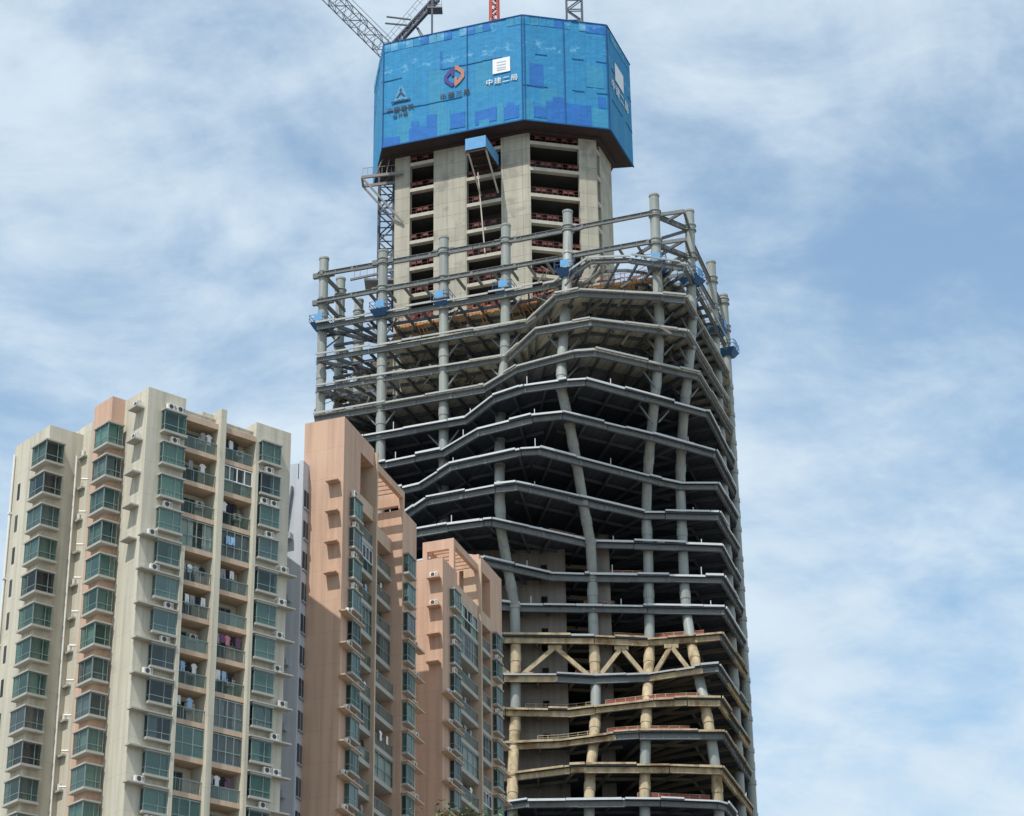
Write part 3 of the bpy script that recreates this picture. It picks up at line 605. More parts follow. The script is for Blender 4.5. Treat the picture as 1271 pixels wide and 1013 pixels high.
tow = thing('skyscraper', 'unfinished skyscraper, bare concrete core inside a twisting steel frame of open floors', 'skyscraper', TP)
MT = lambda x, y, z: (x-TP.x, y-TP.y, z)
uL, uR, uS = az(-71), az(77), az(20)
K0 = Vector((2.74, 293.07, 0)); K1 = K0+uR*10.2; K2 = K1+uS*7.2; KL = K0+uL*20.6; KLb = KL+az(1)*12
core_poly = [K0, K1, K2, K2+az(-15)*10, KLb+az(30)*6, KLb, KL]
def inset_pts(poly, d):
    """offset an open left to right polyline inwards (to its left side)"""
    out = []
    for i, p in enumerate(poly):
        p = Vector((p[0], p[1], 0)); a = Vector((*poly[max(i-1, 0)], 0)); b = Vector((*poly[min(i+1, len(poly)-1)], 0))
        n1 = (p-a); n2 = (b-p)
        n1 = Vector((-n1.y, n1.x, 0)).normalized() if n1.length > 1e-6 else None; n2 = Vector((-n2.y, n2.x, 0)).normalized() if n2.length > 1e-6 else None
        n = n1 if n2 is None else n2 if n1 is None else (n1+n2).normalized()
        k = 1.0 if (n1 is None or n2 is None) else 1/max(.5, n.dot(n1)); q = p+n*d*k; out.append((q.x, q.y))
    return out
def resample(poly, step):
    res = []; carry = 0.0
    for a, b in zip(poly, poly[1:]):
        a, b = Vector((*a, 0)), Vector((*b, 0)); l = (b-a).length; t = carry
        while t < l: res.append((a+(b-a)*(t/l), (b-a).normalized())); t += step
        carry = t-l
    return res
def near_core(p):
    best = None
    for a, b in zip(core_poly, core_poly[1:]+core_poly[:1]):
        d = b-a; t = max(0, min(1, (p-a).dot(d)/d.dot(d))); q = a+d*t
        if best is None or (q-p).length < (best-p).length: best = q
    return best
BEIGE = {'T', 'B', 'C', 'D'}
rnd = random.Random(3)
for name, z, poly in LEV:
    back = [refl(p) for p in poly]; full = poly+back
    vis = name != 'low'
    # deck
    if name in ('1', '2'): pass
    elif name == '3':
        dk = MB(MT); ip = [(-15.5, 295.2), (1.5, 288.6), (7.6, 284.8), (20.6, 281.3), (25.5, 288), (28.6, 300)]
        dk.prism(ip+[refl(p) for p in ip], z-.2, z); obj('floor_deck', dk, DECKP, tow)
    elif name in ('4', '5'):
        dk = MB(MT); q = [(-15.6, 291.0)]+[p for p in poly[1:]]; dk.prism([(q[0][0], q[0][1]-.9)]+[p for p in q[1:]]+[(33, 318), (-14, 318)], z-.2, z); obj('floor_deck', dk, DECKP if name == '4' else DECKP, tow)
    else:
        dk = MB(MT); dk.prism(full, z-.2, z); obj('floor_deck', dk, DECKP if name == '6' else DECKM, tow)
    if not vis: continue
    # edge beam, a run of bolted lengths with flanges
    fire = name in BEIGE
    ins = inset_pts(poly, .38); zt = z-.28
    for run, fr in ((ins, True), (inset_pts(back, .38), False)):
        eb = MB(MT)
        for a, b in zip(run, run[1:]):
            A, B = Vector((*a, 0)), Vector((*b, 0)); l = (B-A).length; n = max(1, round(l/rnd.uniform(5, 9))) if fr else 1
            for i in range(n):
                p = A+(B-A)*(i/n); q = A+(B-A)*((i+1)/n); gap = (q-p).normalized()*.05; p += gap; q -= gap
                mi = (1 if rnd.random() < .35 else 0) if name == 'A' else 1 if fire and not (name == 'C' and p.x > 12) and rnd.random() < .92 else 0
                dz = rnd.uniform(-.03, .03)
                hb = rnd.choice((.5, .5, .56, .62)); eb.bar((p.x, p.y, zt-.06-hb/2+dz), (q.x, q.y, zt-.06-hb/2+dz), .12, hb, mi); eb.bar((p.x, p.y, zt-.03+dz), (q.x, q.y, zt-.03+dz), .40, .06, mi); eb.bar((p.x, p.y, zt-.09-hb+dz), (q.x, q.y, zt-.09-hb+dz), .36, .06, mi)
                if fr:
                    L_ = (q-p).length; d_ = (q-p).normalized(); n_ = Vector((d_.y, -d_.x, 0))
                    for k_ in range(int(L_/1.9)):
                        c_ = p+d_*(1.9*k_+rnd.uniform(.4, 1.2))+n_*.12; eb.bar((c_.x, c_.y, zt-.06-hb+dz), (c_.x, c_.y, zt-.06+dz), .05, .16, mi)
                if fr and rnd.random() < .6:
                    d = (q-p).normalized(); c = q; eb.bar((c.x-d.x*.2, c.y-d.y*.2, zt-.32), (c.x+d.x*.2, c.y+d.y*.2, zt-.32), .3, .7, mi)
        obj('edge_beam', eb, [STEEL, FIREP], tow)
    # pale slab edge trim in broken lengths
    if name not in ('1', '2'):
        lp = MB(MT)
        for a, b in zip(poly, poly[1:]):
            A, B = Vector((*a, 0)), Vector((*b, 0)); l = (B-A).length; t = 0
            while t < l-.2:
                s = min(l-t, rnd.uniform(2.5, 8)); p = A+(B-A)*(t/l); q = A+(B-A)*((t+s-.07)/l)
                o_ = Vector(((B-A).y, -(B-A).x, 0)).normalized()*rnd.uniform(0, .22); dz = rnd.choice((0, 0, 0, .14, -.08, .2)); h = rnd.uniform(.2, .3)
                lp.bar((p.x+o_.x, p.y+o_.y, z-.06+dz), (q.x+o_.x, q.y+o_.y, z-.06+dz), .16, h, 1 if fire and rnd.random() < .93 else 0)
                t += s
        obj('slab_edge', lp, [LIPG if name in ('3', '4', '5', '6', 'A', 'B', 'C', 'D', 'T') else LIPM, FIREP], tow)
    # beams running back to the core
    jb = MB(MT); zb = z-.55
    for p, d in resample(ins, 2.6 if name in ('2', '3', '4', '5', '6') else 4.7):
        c = near_core(p); v = c-p
        if name in ('1', '2'):
            n = Vector((-d.y, d.x, 0)); v = n*min(v.length, 4.0 if name == '2' else 2.0)
            if name == '1': continue
        if v.length < 1: continue
        q = p+v*(.98); jb.bar((p.x, p.y, zb), (q.x, q.y, zb), .1, .5); jb.bar((p.x, p.y, zb-.26), (q.x, q.y, zb-.26), .26, .05)
    if name not in ('1', '2'):
        for dd in ((3.2, 6.4) if name in ('3', '4', '5') else (4.5,)):
            r2 = inset_pts(poly, dd)
            for a, b in zip(r2, r2[1:]):
                if (Vector((*b, 0))-Vector((*a, 0))).length > 3: jb.bar((*a, zb+.05), (*b, zb+.05), .2, .4)
    if jb.v: obj('floor_beams', jb, STEEL if name in ('1', '2') else FIRED if name in BEIGE or name == 'A' else STEELD, tow)
COLS0 = {'c1': (-26.4, 295.2), 'c2': (-17.8, 291.6), 'c3': (-9.2, 288.9), 'c4': (-0.55, 286.2)}
# the top corner frame, skewed braces and gussets
for cn in ('c1', 'c2', 'c3', 'c4'):
    x, y = COLS0[cn]
    for z in (164.3, 160.0):
        st_ = MB(MT)
        st_.bar((x-1.5, y+.5, z), (x+1.5, y-.5, z), .5, .75)
        if cn == 'c1': st_.bar((x+.3, y+.9, z), (x+2.0, y+5.2, z), .35, .55); st_.bar((x-.3, y-.9, z), (x+.3, y+.9, z), .5, .7)
        obj('beam_stub', st_, STEEL, tow)
class _T:
    def bar(s, *a):
        b = MB(MT); b.bar(*a); obj('brace', b, STEEL, tow)
tb = _T()
for z in (164.66, 160.26):
    c6, c7 = Vector((19.7, 279.3, z-.6)), Vector((24.7, 283.3, z-.6))
    e = Vector((23.6, 278.6, z-.4)); tb.bar(c6, e, .3, .5); tb.bar(e, c7, .3, .5); tb.bar(c6, c7, .3, .6); tb.bar((21.5, 281, z-.5), e, .25, .4); tb.bar(c6+Vector((1, 2, -2.4)), c7, .25, .4)
for z in (153.2, 148.6):
    for p, q in (((19, 282, z), (12, 288, z-2)), ((22, 284, z), (26, 292, z+.5)), ((8, 283, z+.6), (12, 277, z+1.2)), ((-6, 290, z), (-2, 294, z-2)), ((-14, 293, z), (-11, 296, z-2)), ((3, 286.5, z), (6, 291, z-2))): tb.bar(p, q, .3, .4)
# columns
CZ = [l[1] for l in LEV[:19]]
COLS = {
'c1':[(-26.4,295.2)]*19, 'c2':[(-17.8,291.6)]*19, 'c3':[(-9.2,288.9)]*19,
'c4':[(-0.54,286.2),(-0.61,286.2),(-0.68,286.2),(-0.77,286.2),(-0.89,286.2),(-1.42,286),(-1.53,285.0),(-1.64,283.4),(-1.71,281.7),(-1.75,280.4),(-1.61,282.1),(-0.76,284.9),(0.01,287),(0.08,287.5),(0.01,287.3),(-0.05,287.3),(-0.31,286.8),(-0.54,285.4),(-0.59,284)],
'c5':[(7.98,283),(7.82,282.4),(7.65,280.7),(7.35,279.5),(6.97,278.6),(6.55,278.0),(6.47,277.3),(7.5,279.3),(8.36,281.7),(9.12,284.3),(10.0,286.9),(10.18,288.6),(10.11,288.6),(10.11,288.4),(10.2,288),(10.07,287.2),(9.66,285.8),(9.06,284.2),(8.78,283.2)],
'c6':[(19.7,279.3),(19.67,279.3),(19.65,279.3),(19.7,279.4),(19.66,280.0),(19.27,280.9),(18.71,282.1),(18.14,284.6),(17.71,287.6),(17.52,289.3),(17.61,289.5),(17.52,289.6),(17.45,289.5),(17.32,289.3),(16.87,287.8),(16.41,285.2),(16.06,284),(15.81,283.8),(15.58,283.3)],
'c7':[(24.71,283.3),(24.58,283.3),(24.47,283.3),(24.37,283.3),(23.95,283.3),(23.37,283.6),(22.8,285.2),(22.41,288),(22.24,289.9),(22.24,289.9),(22.21,289.9),(22.19,290),(22.33,289.9),(22.6,288.6),(23.18,286.2),(23.69,284.7),(24.21,284.4),(24.64,284.6),(24.78,285.2)],
'c8':[(28.75,298.2)]*19, 'c9':[(30.9,304.8)]*19}
TOPZ = {'c1':166.97,'c2':166.0,'c3':166.5,'c4':166.8,'c5':167.0,'c6':167.2,'c7':167.0,'c8':167.2,'c9':165.3}
cols = dict(COLS)
for k in ('c1', 'c2', 'c3', 'c5', 'c6'): cols['back'+k] = [refl(p) for p in COLS[k]]
cols['backleft'] = [(-24.4, 300.4)]*19; cols['backleft2'] = [(-22.2, 307)]*19
firecol = {('c4',13),('c4',15),('c4',16),('c4',17),('c5',15),('c5',16),('c6',13),('c6',14),('c6',15),('c6',17),('c7',13),('c7',15),('c7',17),('c5',13),('c5',17)}
for cn, pts in cols.items():
    mb = MB(MT); r = .66 if cn != 'back' else .6; tz = TOPZ.get(cn, 166.5)
    P = [(pts[0][0], pts[0][1], tz)]+[(p[0], p[1], z-.5) for p, z in zip(pts, CZ)]+[(pts[-1][0], pts[-1][1], 0)]
    for i, (a, b) in enumerate(zip(P, P[1:])):
        mi = 1 if (cn, i-1) in firecol else 0
        mb.tube(a, b, r, 16, mi)
        a_, b_ = Vector(a), Vector(b)
        if i > 0 and i < 19:
            mid = a_.lerp(b_, .42); dd = (b_-a_).normalized()
            if i % 2 == 0: mb.tube(mid-dd*.55, mid+dd*.55, r+.06, 16, mi)
            mb.tube(a_+dd*.05, a_-dd*.55, r+.10, 16, mi)
        if i == 0:
            mb.tube(a_+Vector((0,0,-.25)), a_+Vector((0,0,.02)), r+.07, 16, 0)
            for zz_ in (164.66-.1, 164.66-.85, 160.26-.1, 160.26-.85): mb.tube((a[0], a[1], zz_), (a[0], a[1], zz_+.12), r+.22, 16, 0)
    obj('column', mb, [STEELC, FIREP], tow, smooth=False)
kb = random.Random(12)
for cn, n_ in (('c1', 3), ('c2', 7), ('c3', 7), ('c4', 7), ('c5', 6), ('c6', 7), ('c7', 6)):
    for i in range(2, n_):
        x, y = COLS[cn][i]; z = CZ[i]-.95; c = near_core(Vector((x, y, 0))); d = (c-Vector((x, y, 0))).normalized(); e = Vector((-d.y, d.x, 0))
        for v in (d*2.6, e*2.2, e*-2.2):
            if kb.random() < .6: tb.bar((x+v.x*.25, y+v.y*.25, z-2.0), (x+v.x, y+v.y, z), .2, .2)
hc = MB(MT)
for (x0, x1, y0, y1, z0, n_) in ((-25.5, -17, 295.5, 300, 146.2, 40), (-25.5, -18, 295.8, 300, 150.6, 18), (-16, 3, 292, 296, 150.6, 34), (4, 20, 277, 285, 150.6, 44), (5, 22, 277, 285, 146.2, 44), (-14, 2, 288, 294, 146.2, 30), (4, 22, 277, 284, 155.2, 40)):
    for _ in range(n_):
        p = Vector((kb.uniform(x0, x1), kb.uniform(y0, y1), z0)); q = p+Vector((kb.uniform(-2.5, 2.5), kb.uniform(-1, 1), kb.choice((-.9, -1.6, .9, 1.2, -2.4)))); hc.bar(p, q, kb.choice((.06, .1, .16)), kb.choice((.06, .12, .3)))
        if kb.random() < .4 and z0 < 155: hc.box(p.x, p.x+kb.uniform(.5, 1.8), p.y, p.y+.8, z0+.02, z0+kb.uniform(.2, .9))
o = obj('loose_material', hc, mat('loose_timber_and_steel', (0.15, 0.135, 0.11), .85, .5, .4, fine=.3), tow); o['kind'] = 'stuff'
# belt truss storey
tr = MB(MT)
def chev(a, b, top=106.0, bot=101.5):
    a, b = Vector(a), Vector(b); c = a.lerp(b, .5); p = a.lerp(b, .1); q = a.lerp(b, .9)
    for s, e in ((p, c), (q, c)):
        tr.bar((s.x, s.y, bot+.3), (e.x, e.y, top-.6), .5, .55)
    tr.bar((p.x-.3, p.y, bot+.2), (p.x+1.2, p.y, bot+.2), .5, .5); tr.bar((q.x-1.2, q.y, bot+.2), (q.x+.3, q.y, bot+.2), .5, .5); tr.bar((c.x-.9, c.y, top-.6), (c.x+.9, c.y, top-.6), .5, .5)
chev((0.05,287.4,0),(10.15,288.2,0)); chev((10.15,288.2,0),(17.1,288.6,0)); chev((17.1,288.6,0),(22.9,287.4,0)); chev((-9.2,288.9,0),(0.05,287.4,0))
obj('belt_truss', tr, FIREP, tow)
# guard rails
for name, x0, x1, mred in (('A', 7, 12, 1), ('B', 0, 11, 0), ('B', 11, 25, 1), ('C', 2, 10.5, 0), ('C', 10.5, 22, 1), ('B', -1, 8, 1), ('E', 14, 24, 1), ('T', 12, 25, 1), ('12', 10, 18, 1), ('11', 4, 9, 1), ('13', 8, 14, 1)):
    z, poly = [(l[1], l[2]) for l in LEV if l[0] == name][0]
    off = 1.7 if not (name == 'B' and x0 == -1) else 4.5
    pts = [p for p, d in resample(inset_pts(poly, off), 1.3) if x0 < p.x < x1]
    rb = MB(MT); hh = 1.15
    for a, b in zip(pts, pts[1:]):
        rb.bar((a.x, a.y, z), (a.x, a.y, z+hh), .07, .07, 1 - (1 if mred and False else 0))
        rb.bar((a.x, a.y, z+hh), (b.x, b.y, z+hh), .06, .06, 1); rb.bar((a.x, a.y, z+.6), (b.x, b.y, z+.6), .05, .05, 1 if not mred else 0)
        rb.bar((a.x, a.y, z+.3), (b.x, b.y, z+.3), .03, .45 if mred else .18, 0 if mred else 1)
        rb.bar((a.x, a.y, z+.85), (b.x, b.y, z+.85), .03, .4 if mred else .05, 0 if mred else 1)
    if rb.v: obj('guard_rail', rb, [REDR, FIREP], tow)
# orange formwork and mesh along the unfinished deck edge
fw = MB(MT); ip = [(-16.2, 294.6), (1.5, 288.4), (7.5, 284.6), (20.5, 281.1)]
for p, d in resample(ip, .55):
    z = 155.9; q = p+d*.5; k = rnd.random()
    fw.bar((p.x, p.y, z-.55+rnd.uniform(-.1,.1)), (q.x, q.y, z-.55), .2, rnd.uniform(.25, .5), 0)
    if k < .75: fw.bar((p.x, p.y, z-.5), (p.x, p.y, z+1.15), .07, .07, 1)
    if k < .8: fw.bar((p.x, p.y, z+rnd.uniform(.2,.5)), (q.x, q.y, z+.3), .05, rnd.uniform(.1,.35), rnd.choice((0, 0, 1, 1)))
    fw.bar((p.x, p.y, z+1.05), (q.x, q.y, z+1.05), .05, .07, 1)
    n = Vector((-d.y, d.x, 0))
    if k > .55: fw.bar((p.x, p.y, z-.6), (p.x+n.x*2, p.y+n.y*2, z-1.5), .12, .12, 0)
obj('formwork', fw, [RUST, REDR], tow)
# loose props standing along the slab edges
pr = MB(MT)
for name, z, poly in LEV[6:13]:
    for p, d in resample(inset_pts(poly, .25), 11.7):
        if rnd.random() < .7: pr.bar((p.x, p.y, z), (p.x, p.y, z+rnd.uniform(.7, 1.4)), .1, .1)
    for p, d in resample(inset_pts(poly, 1.2), 17.3):
        if rnd.random() < .6: w_ = rnd.uniform(.4, 1.2); pr.bar((p.x, p.y, z+.25), (p.x+w_, p.y, z+.25), .5, .5)
obj('edge_post', pr, LIPM, tow)
# ---- concrete core
core = MB(MT)
ZC = [180.4-4.37*k for k in range(-1, 42)]; ZTOP = 188.5
def face(P, u, solids, opens, z0, z1, th=.8):
    n = Vector((-u.y, u.x, 0))
    if n.dot(Vector((2, 304, 0))-P) < 0: n = -n
    def bx(s0, s1, za, zb, d0=0, d1=th, mb=core, mi=0):
        a = P+u*s0+n*d0; b = P+u*s1+n*d0; c = P+u*s1+n*d1; d = P+u*s0+n*d1
        mb.prism([(a.x,a.y),(b.x,b.y),(c.x,c.y),(d.x,d.y)], za, zb, mi)
    for s0, s1 in solids: bx(s0, s1, z0, z1)
    for s0, s1, oh in opens:
        for zc in ZC:
            if z0-1 < zc < z1:
                if zc < 60: continue
                sl = MB(MT); rl = MB(MT)
                bx(s0, s1, zc-.42, min(zc+.12, z1), -.02, th, sl); obj('core_slab_edge', sl, CONCS, tow)
                if oh < 3: bx(s0, s1, zc+oh, zc+4.37-.42)
                elif s1-s0 > 2:
                    m_ = max(2, int((s1-s0)/.8)); 
                    for i in range(m_+1): bx(s0+(s1-s0-.06)*i/m_, s0+(s1-s0-.06)*i/m_+.06, zc+.12, zc+1.25, .12, .18, rl)
                    bx(s0, s1, zc+1.15, zc+1.20, .10, .12, rl); bx(s0, s1, zc+.62, zc+.66, .10, .12, rl);
                    for i in range(m_):
                        if (i*7+int(zc*3)) % 5 < 3: bx(s0+(s1-s0)*i/m_+.05, s0+(s1-s0)*(i+.8)/m_, zc+.68, zc+1.1, .15, .17, rl)
                    obj('core_guard_rail', rl, REDD, tow)
ZS = 122.0
for (a, b) in ((ZS, ZTOP),): face(K0, uL, [(0, 4.1), (9.4, 14.5), (18.2, 20.6)], [(4.1, 9.4, 3.9), (14.5, 18.2, 3.9)], a, b)
face(K0, uL, [(.82, 20.6)], [], 0, ZS)
face(K0, uR, [(0, .35), (7.6, 10.2)], [(.35, 7.6, 3.9)], ZS, ZTOP)
face(K0, uR, [(0, 1.15), (1.95, 4.0), (7.4, 10.2)], [(1.15, 1.95, 2.1), (4.0, 7.4, 3.9)], 0, ZS)
face(K1, uS, [(0.02, .3), (1.7, 7.2)], [(.3, 1.7, 3.0)], 0, ZTOP)
face(KL, az(1), [(.82, 12)], [], 0, ZTOP)
face(K2, az(-15), [(.1, 10)], [], 0, ZTOP)
obj('core_wall', core, CONC, tow); core = MB(MT)
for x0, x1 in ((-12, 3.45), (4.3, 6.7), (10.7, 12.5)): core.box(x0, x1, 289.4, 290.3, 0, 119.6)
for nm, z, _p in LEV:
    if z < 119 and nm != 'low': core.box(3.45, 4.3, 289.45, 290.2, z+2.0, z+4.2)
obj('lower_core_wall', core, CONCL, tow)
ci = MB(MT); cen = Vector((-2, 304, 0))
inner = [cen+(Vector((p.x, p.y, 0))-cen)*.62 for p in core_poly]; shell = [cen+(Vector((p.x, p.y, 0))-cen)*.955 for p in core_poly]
ci.prism([(p.x, p.y) for p in inner], 0, 187)  # inner block added to keep the core openings dark and closed
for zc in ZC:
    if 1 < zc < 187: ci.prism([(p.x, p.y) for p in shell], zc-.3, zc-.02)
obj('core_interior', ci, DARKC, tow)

# ---------------------------------------------------------------- blue climbing enclosure round the core top
NB0 = Vector((2.22, 290.07, 0)); NB1 = NB0+uR*12.8; NB2 = NB1+uS*11.2; NBL = NB0+uL*22.0; NBLb = NBL+az(-10)*11
ZB, ZT = 186.5, 204.6
enc = thing('climbing_enclosure', 'blue netted climbing enclosure wrapped round the top of the concrete core', 'scaffold enclosure', (NB0.x, NB0.y, ZB))
ME = lambda x, y, z: (x-NB0.x, y-NB0.y, z-ZB)
def fpt(P, u, s, z, out=0.0):
    n = Vector((u.y, -u.x, 0))
    if n.dot(Vector((-2, 304, 0))-P) > 0: n = -n
    q = P+u*s+n*out; return (q.x, q.y, z)
def net_face(P, u, length, seed, patches=()):
    """one side of the enclosure: tall netting sheets, with patches of newer or worn net tied over them"""
    rr = random.Random(seed); mb = MB(ME); nc = max(2, round(length/2.45)); cw_ = length/nc; HT = ZT-ZB
    def sheet(s0, s1, z0, z1, o0, o1, mi, jig=0):
        j = [rr.uniform(-jig, jig) for _ in range(4)]
        q = [(s0, z0+j[0]), (s1, z0+j[1]), (s1, z1+j[2]), (s0, z1+j[3])]
        p = [fpt(P, u, a, ZB+b, o0) for a, b in q]+[fpt(P, u, a, ZB+b, o1) for a, b in q]
        mb.add(p, [(0,1,2,3),(7,6,5,4),(0,4,5,1),(1,5,6,2),(2,6,7,3),(3,7,4,0)], mi)
    for i in range(nc):
        o = rr.uniform(0, .03)
        sheet(i*cw_, (i+1)*cw_, 0, 6.0, o, -.12, 1 if rr.random() < .2 else 0); sheet(i*cw_, (i+1)*cw_, 6.0, 11.5, o+.004, -.12, 0 if rr.random() < .8 else 1); sheet(i*cw_, (i+1)*cw_, 11.5, HT, o-.004, -.12, 0)
    for i in range(int(length/1.22)):
        if rr.random() < .8: sheet(i*1.22+.05, i*1.22+1.2, HT-1.55, HT-.08, .06, .045, rr.choice((3, 0, 1, 3, 0, 2)), .05)
    for s0, s1, z0, z1, mi in patches: sheet(s0, min(s1, length-.02), max(z0, .02), z1, .062+.002*rr.randint(0, 9), .04, mi, .12)
    return obj('net_panel', mb, [NET, NETG, NETB, NETL], enc)
def torn(s0, s1, z0, z1, n, seed):
    rr = random.Random(seed); w = (s1-s0)/n; res = []
    for i in range(n):
        a = s0+w*i+rr.uniform(0, w*.3); b = z0+(z1-z0)*rr.uniform(0, .7); res.append((a, a+w*rr.uniform(.3, .9), b, b+(z1-z0)*rr.uniform(.15, .6), 3))
    return res
PL = [(19.1, 22, 0, 1.5, 2), (17.7, 19.1, 0, 2.1, 1), (13.4, 17.7, 0, 2.3, 2), (16.2, 17.4, 2.2, 3.4, 2), (13.4, 14.9, 2.2, 4.0, 2), (11.3, 13.3, 0, 4.4, 1), (9.0, 11.3, .8, 3.3, 2), (4.1, 7.4, .7, 3.1, 2), (3.0, 4.0, 0, 3.6, 1),
      (.7, 3.0, .5, 2.7, 2), (12.5, 12.9, 11.6, 14.6, 2), (5.2, 6.8, 0, 1.2, 1), (1.4, 2.6, 2.4, 3.3, 2)]
PR = [(1.0, 3.0, 5.8, 9.8, 2), (3.4, 10.0, .1, 3.6, 2), (0.1, 1.5, 0, 3.6, 1), (1.5, 3.3, .6, 2.4, 2), (10.2, 12.6, 0, 3.2, 1), (11.2, 12.3, 3.4, 5.2, 2), (9.4, 12.2, 6.8, 10.6, 1), (9.6, 12.5, 16.4, 18.0, 2), (4.4, 6.2, 3.5, 4.4, 2)]
net_face(NB0, uL, 22.0, 11, PL); net_face(NB0, uR, 12.8, 5, PR); net_face(NB1, uS, 11.2, 8); net_face(NBL, az(-10), 11, 9)
net_face(NB2, (NBLb-NB2).normalized(), (NBLb-NB2).length, 10)
class _S:
    def bar(s, *a):
        b = MB(ME); b.bar(*a); obj('seam_strip', b, SEAM, enc)
sm = _S()
for P, u, ln, ss in ((NB0, uL, 22.0, (.12, 8.6, 21.85)), (NB0, uR, 12.8, (.25, 6.2, 12.65)), (NB1, uS, 11.2, (.2,))):
    for s in ss: sm.bar(fpt(P, u, s, ZB-.1, .1), fpt(P, u, s, ZT, .1), .12, .12)
    for z in (ZB+11.5, ZB+6.0): 
        n_ = 7
        for i in range(n_):
            if random.random() < .45: sm.bar(fpt(P, u, ln*i/n_, z-random.uniform(0,.1), .07), fpt(P, u, ln*(i+1)/n_, z-random.uniform(0,.15), .07), .05, .09)
    sm.bar(fpt(P, u, 0, ZT-.02, .08), fpt(P, u, ln, ZT-.02, .08), .14, .14)
    sm.bar(fpt(P, u, 0, ZB-.02, .06), fpt(P, u, ln, ZB-.02, .06), .16, .2)
fl = MB(ME); fl.prism([(p.x, p.y) for p in (NB0, NB1, NB2, NBLb, NBL)], ZB+.05, ZB+.35)
cs = [cen+(Vector((p.x, p.y, 0))-cen)*1.04 for p in core_poly[:3]]+[cen+(Vector((p.x, p.y, 0))-cen)*1.04 for p in core_poly[3:]]
fl.prism([(p.x, p.y) for p in cs], ZB-.35, ZB+.04)
obj('working_platform', fl, TIMB, enc)
# small rods along the top edge
rd = MB(ME)
for P, u, ln in ((NB0, uL, 22.0), (NB0, uR, 12.8)):
    for s in range(1, int(ln), 2):
        if random.random() < .6: rd.bar(fpt(P, u, s, ZT-1, -.2), fpt(P, u, s, ZT+random.uniform(.3, 1.0), -.2), .05, .05)
obj('edge_rod', rd, LIPM, enc)
gb = MB(ME); 
for z in (ZT-1.2, ZT-.4, ZT+.1): gb.bar(fpt(NBL, uL, 0, z, -.5), fpt(NBL, uL, 1.1, z, -.5), .06, .06)
for s in (.1, 1.1): gb.bar(fpt(NBL, uL, s, ZT-1.3, -.5), fpt(NBL, uL, s, ZT+.1, -.5), .06, .06)
obj('ledge_rail', gb, CRANEG, enc)
# emblems and lettering
def place_text(txt, P, u, s, z, size, m_, flip, name, out=.16):
    cu_ = bpy.data.curves.new('t', 'FONT'); cu_.body = txt; cu_.size = size; cu_.extrude = .03; cu_.align_x = 'CENTER'; cu_.space_character = 1.22
    cu_.resolution_u = 2
    to = bpy.data.objects.new('t', cu_); COL.objects.link(to); bpy.context.view_layer.update()
    me = bpy.data.meshes.new_from_object(to.evaluated_get(bpy.context.evaluated_depsgraph_get())); bpy.data.objects.remove(to)
    for v in me.vertices:
        x, y, zz_ = v.co; p = fpt(P, u, s+(-x if flip else x), z+y, out+zz_); v.co = ME(*p)
    if flip: me.flip_normals()
    me.materials.clear(); me.materials.append(m_); o_ = bpy.data.objects.new(name, me); COL.objects.link(o_); o_.parent = enc; return o_
def plate(P, u, pts, z0, out, th, m_, name):
    """flat sign shape: pts are (s, z) on the face"""
    mb = MB(ME); n = len(pts); mb.add([fpt(P, u, s, z0+z, out) for s, z in pts]+[fpt(P, u, s, z0+z, out-th) for s, z in pts], [tuple(range(n)), tuple(range(n, 2*n))[::-1]]+[(i, (i+1) % n, n+(i+1) % n, n+i) for i in range(n)])
    return obj(name, mb, m_, enc)
S = lambda c, pts, k=1: [(c-x*k, y*k) for x, y in pts]
plate(NB0, uL, S(19.0, [(-1.2, -.1), (1.2, -.1), (.25, 2.6), (-.25, 2.6)]), 193.9, .13, .04, NETL, 'emblem_back')
plate(NB0, uL, S(19.0, [(-.75, .35), (0, 1.4), (.75, .35), (.45, .35), (.0, .85), (-.45, .35)]), 194.2, .18, .04, INKD, 'emblem')
plate(NB0, uL, S(19.0, [(-.22, 1.5), (.22, 1.5), (0, 2.0)]), 194.2, .18, .04, INKD, 'emblem')
plate(NB0, uL, S(19.0, [(-1.5, -.1), (1.5, -.1), (1.5, .16), (.6, .16), (.35, .35), (0, .16), (-.35, .35), (-.6, .16), (-1.5, .16)]), 193.85, .2, .04, INKD, 'emblem')
place_text('中国建筑', NB0, uL, 19.1, 192.2, 1.0, INKB, True, 'lettering')
place_text('设计院', NB0, uL, 19.1, 191.2, .75, INKB, True, 'lettering')
c_ = 10.6
plate(NB0, uL, S(c_, [(-.2, 1.75), (-.9, 1.2), (-1.55, .35), (-1.55, -.55), (-.35, -1.7), (-.05, -1.45), (-.05, -1.05), (-.4, -.95), (-1.05, -.3), (-1.05, .15), (-.45, .75), (-.45, .1), (-.05, .1), (-.05, 1.6)]), 196.2, .17, .05, INKV, 'emblem')
plate(NB0, uL, S(c_, [(.2, -1.75), (.9, -1.2), (1.6, -.35), (1.6, .75), (.6, 1.75), (.1, 1.9), (.1, 1.2), (.45, 1.0), (1.05, .4), (1.05, -.15), (.45, -.75), (.45, -.1), (.05, -.1), (.05, -1.6)]), 196.2, .17, .05, INKO, 'emblem')
place_text('中建二局', NB0, uL, c_-.1, 192.75, 1.1, INKB, True, 'lettering')
plate(NB0, uL, S(3.25, [(-1.35, -1.2), (1.35, -1.2), (1.35, 1.3), (-1.35, 1.3)]), 196.4, .16, .08, WHITES, 'sign_board')
for y in (.55, .05, -.45, -.8): plate(NB0, uL, S(3.25, [(-.7, 0), (.7, 0), (.7, .18), (-.7, .18)]), 196.4+y, .175, .01, mat('faint_print', (.42, .44, .50), .8, .3, 4.0), 'sign_print')
place_text('中建二局', NB0, uL, 3.2, 193.5, 1.15, WHITES, True, 'lettering')
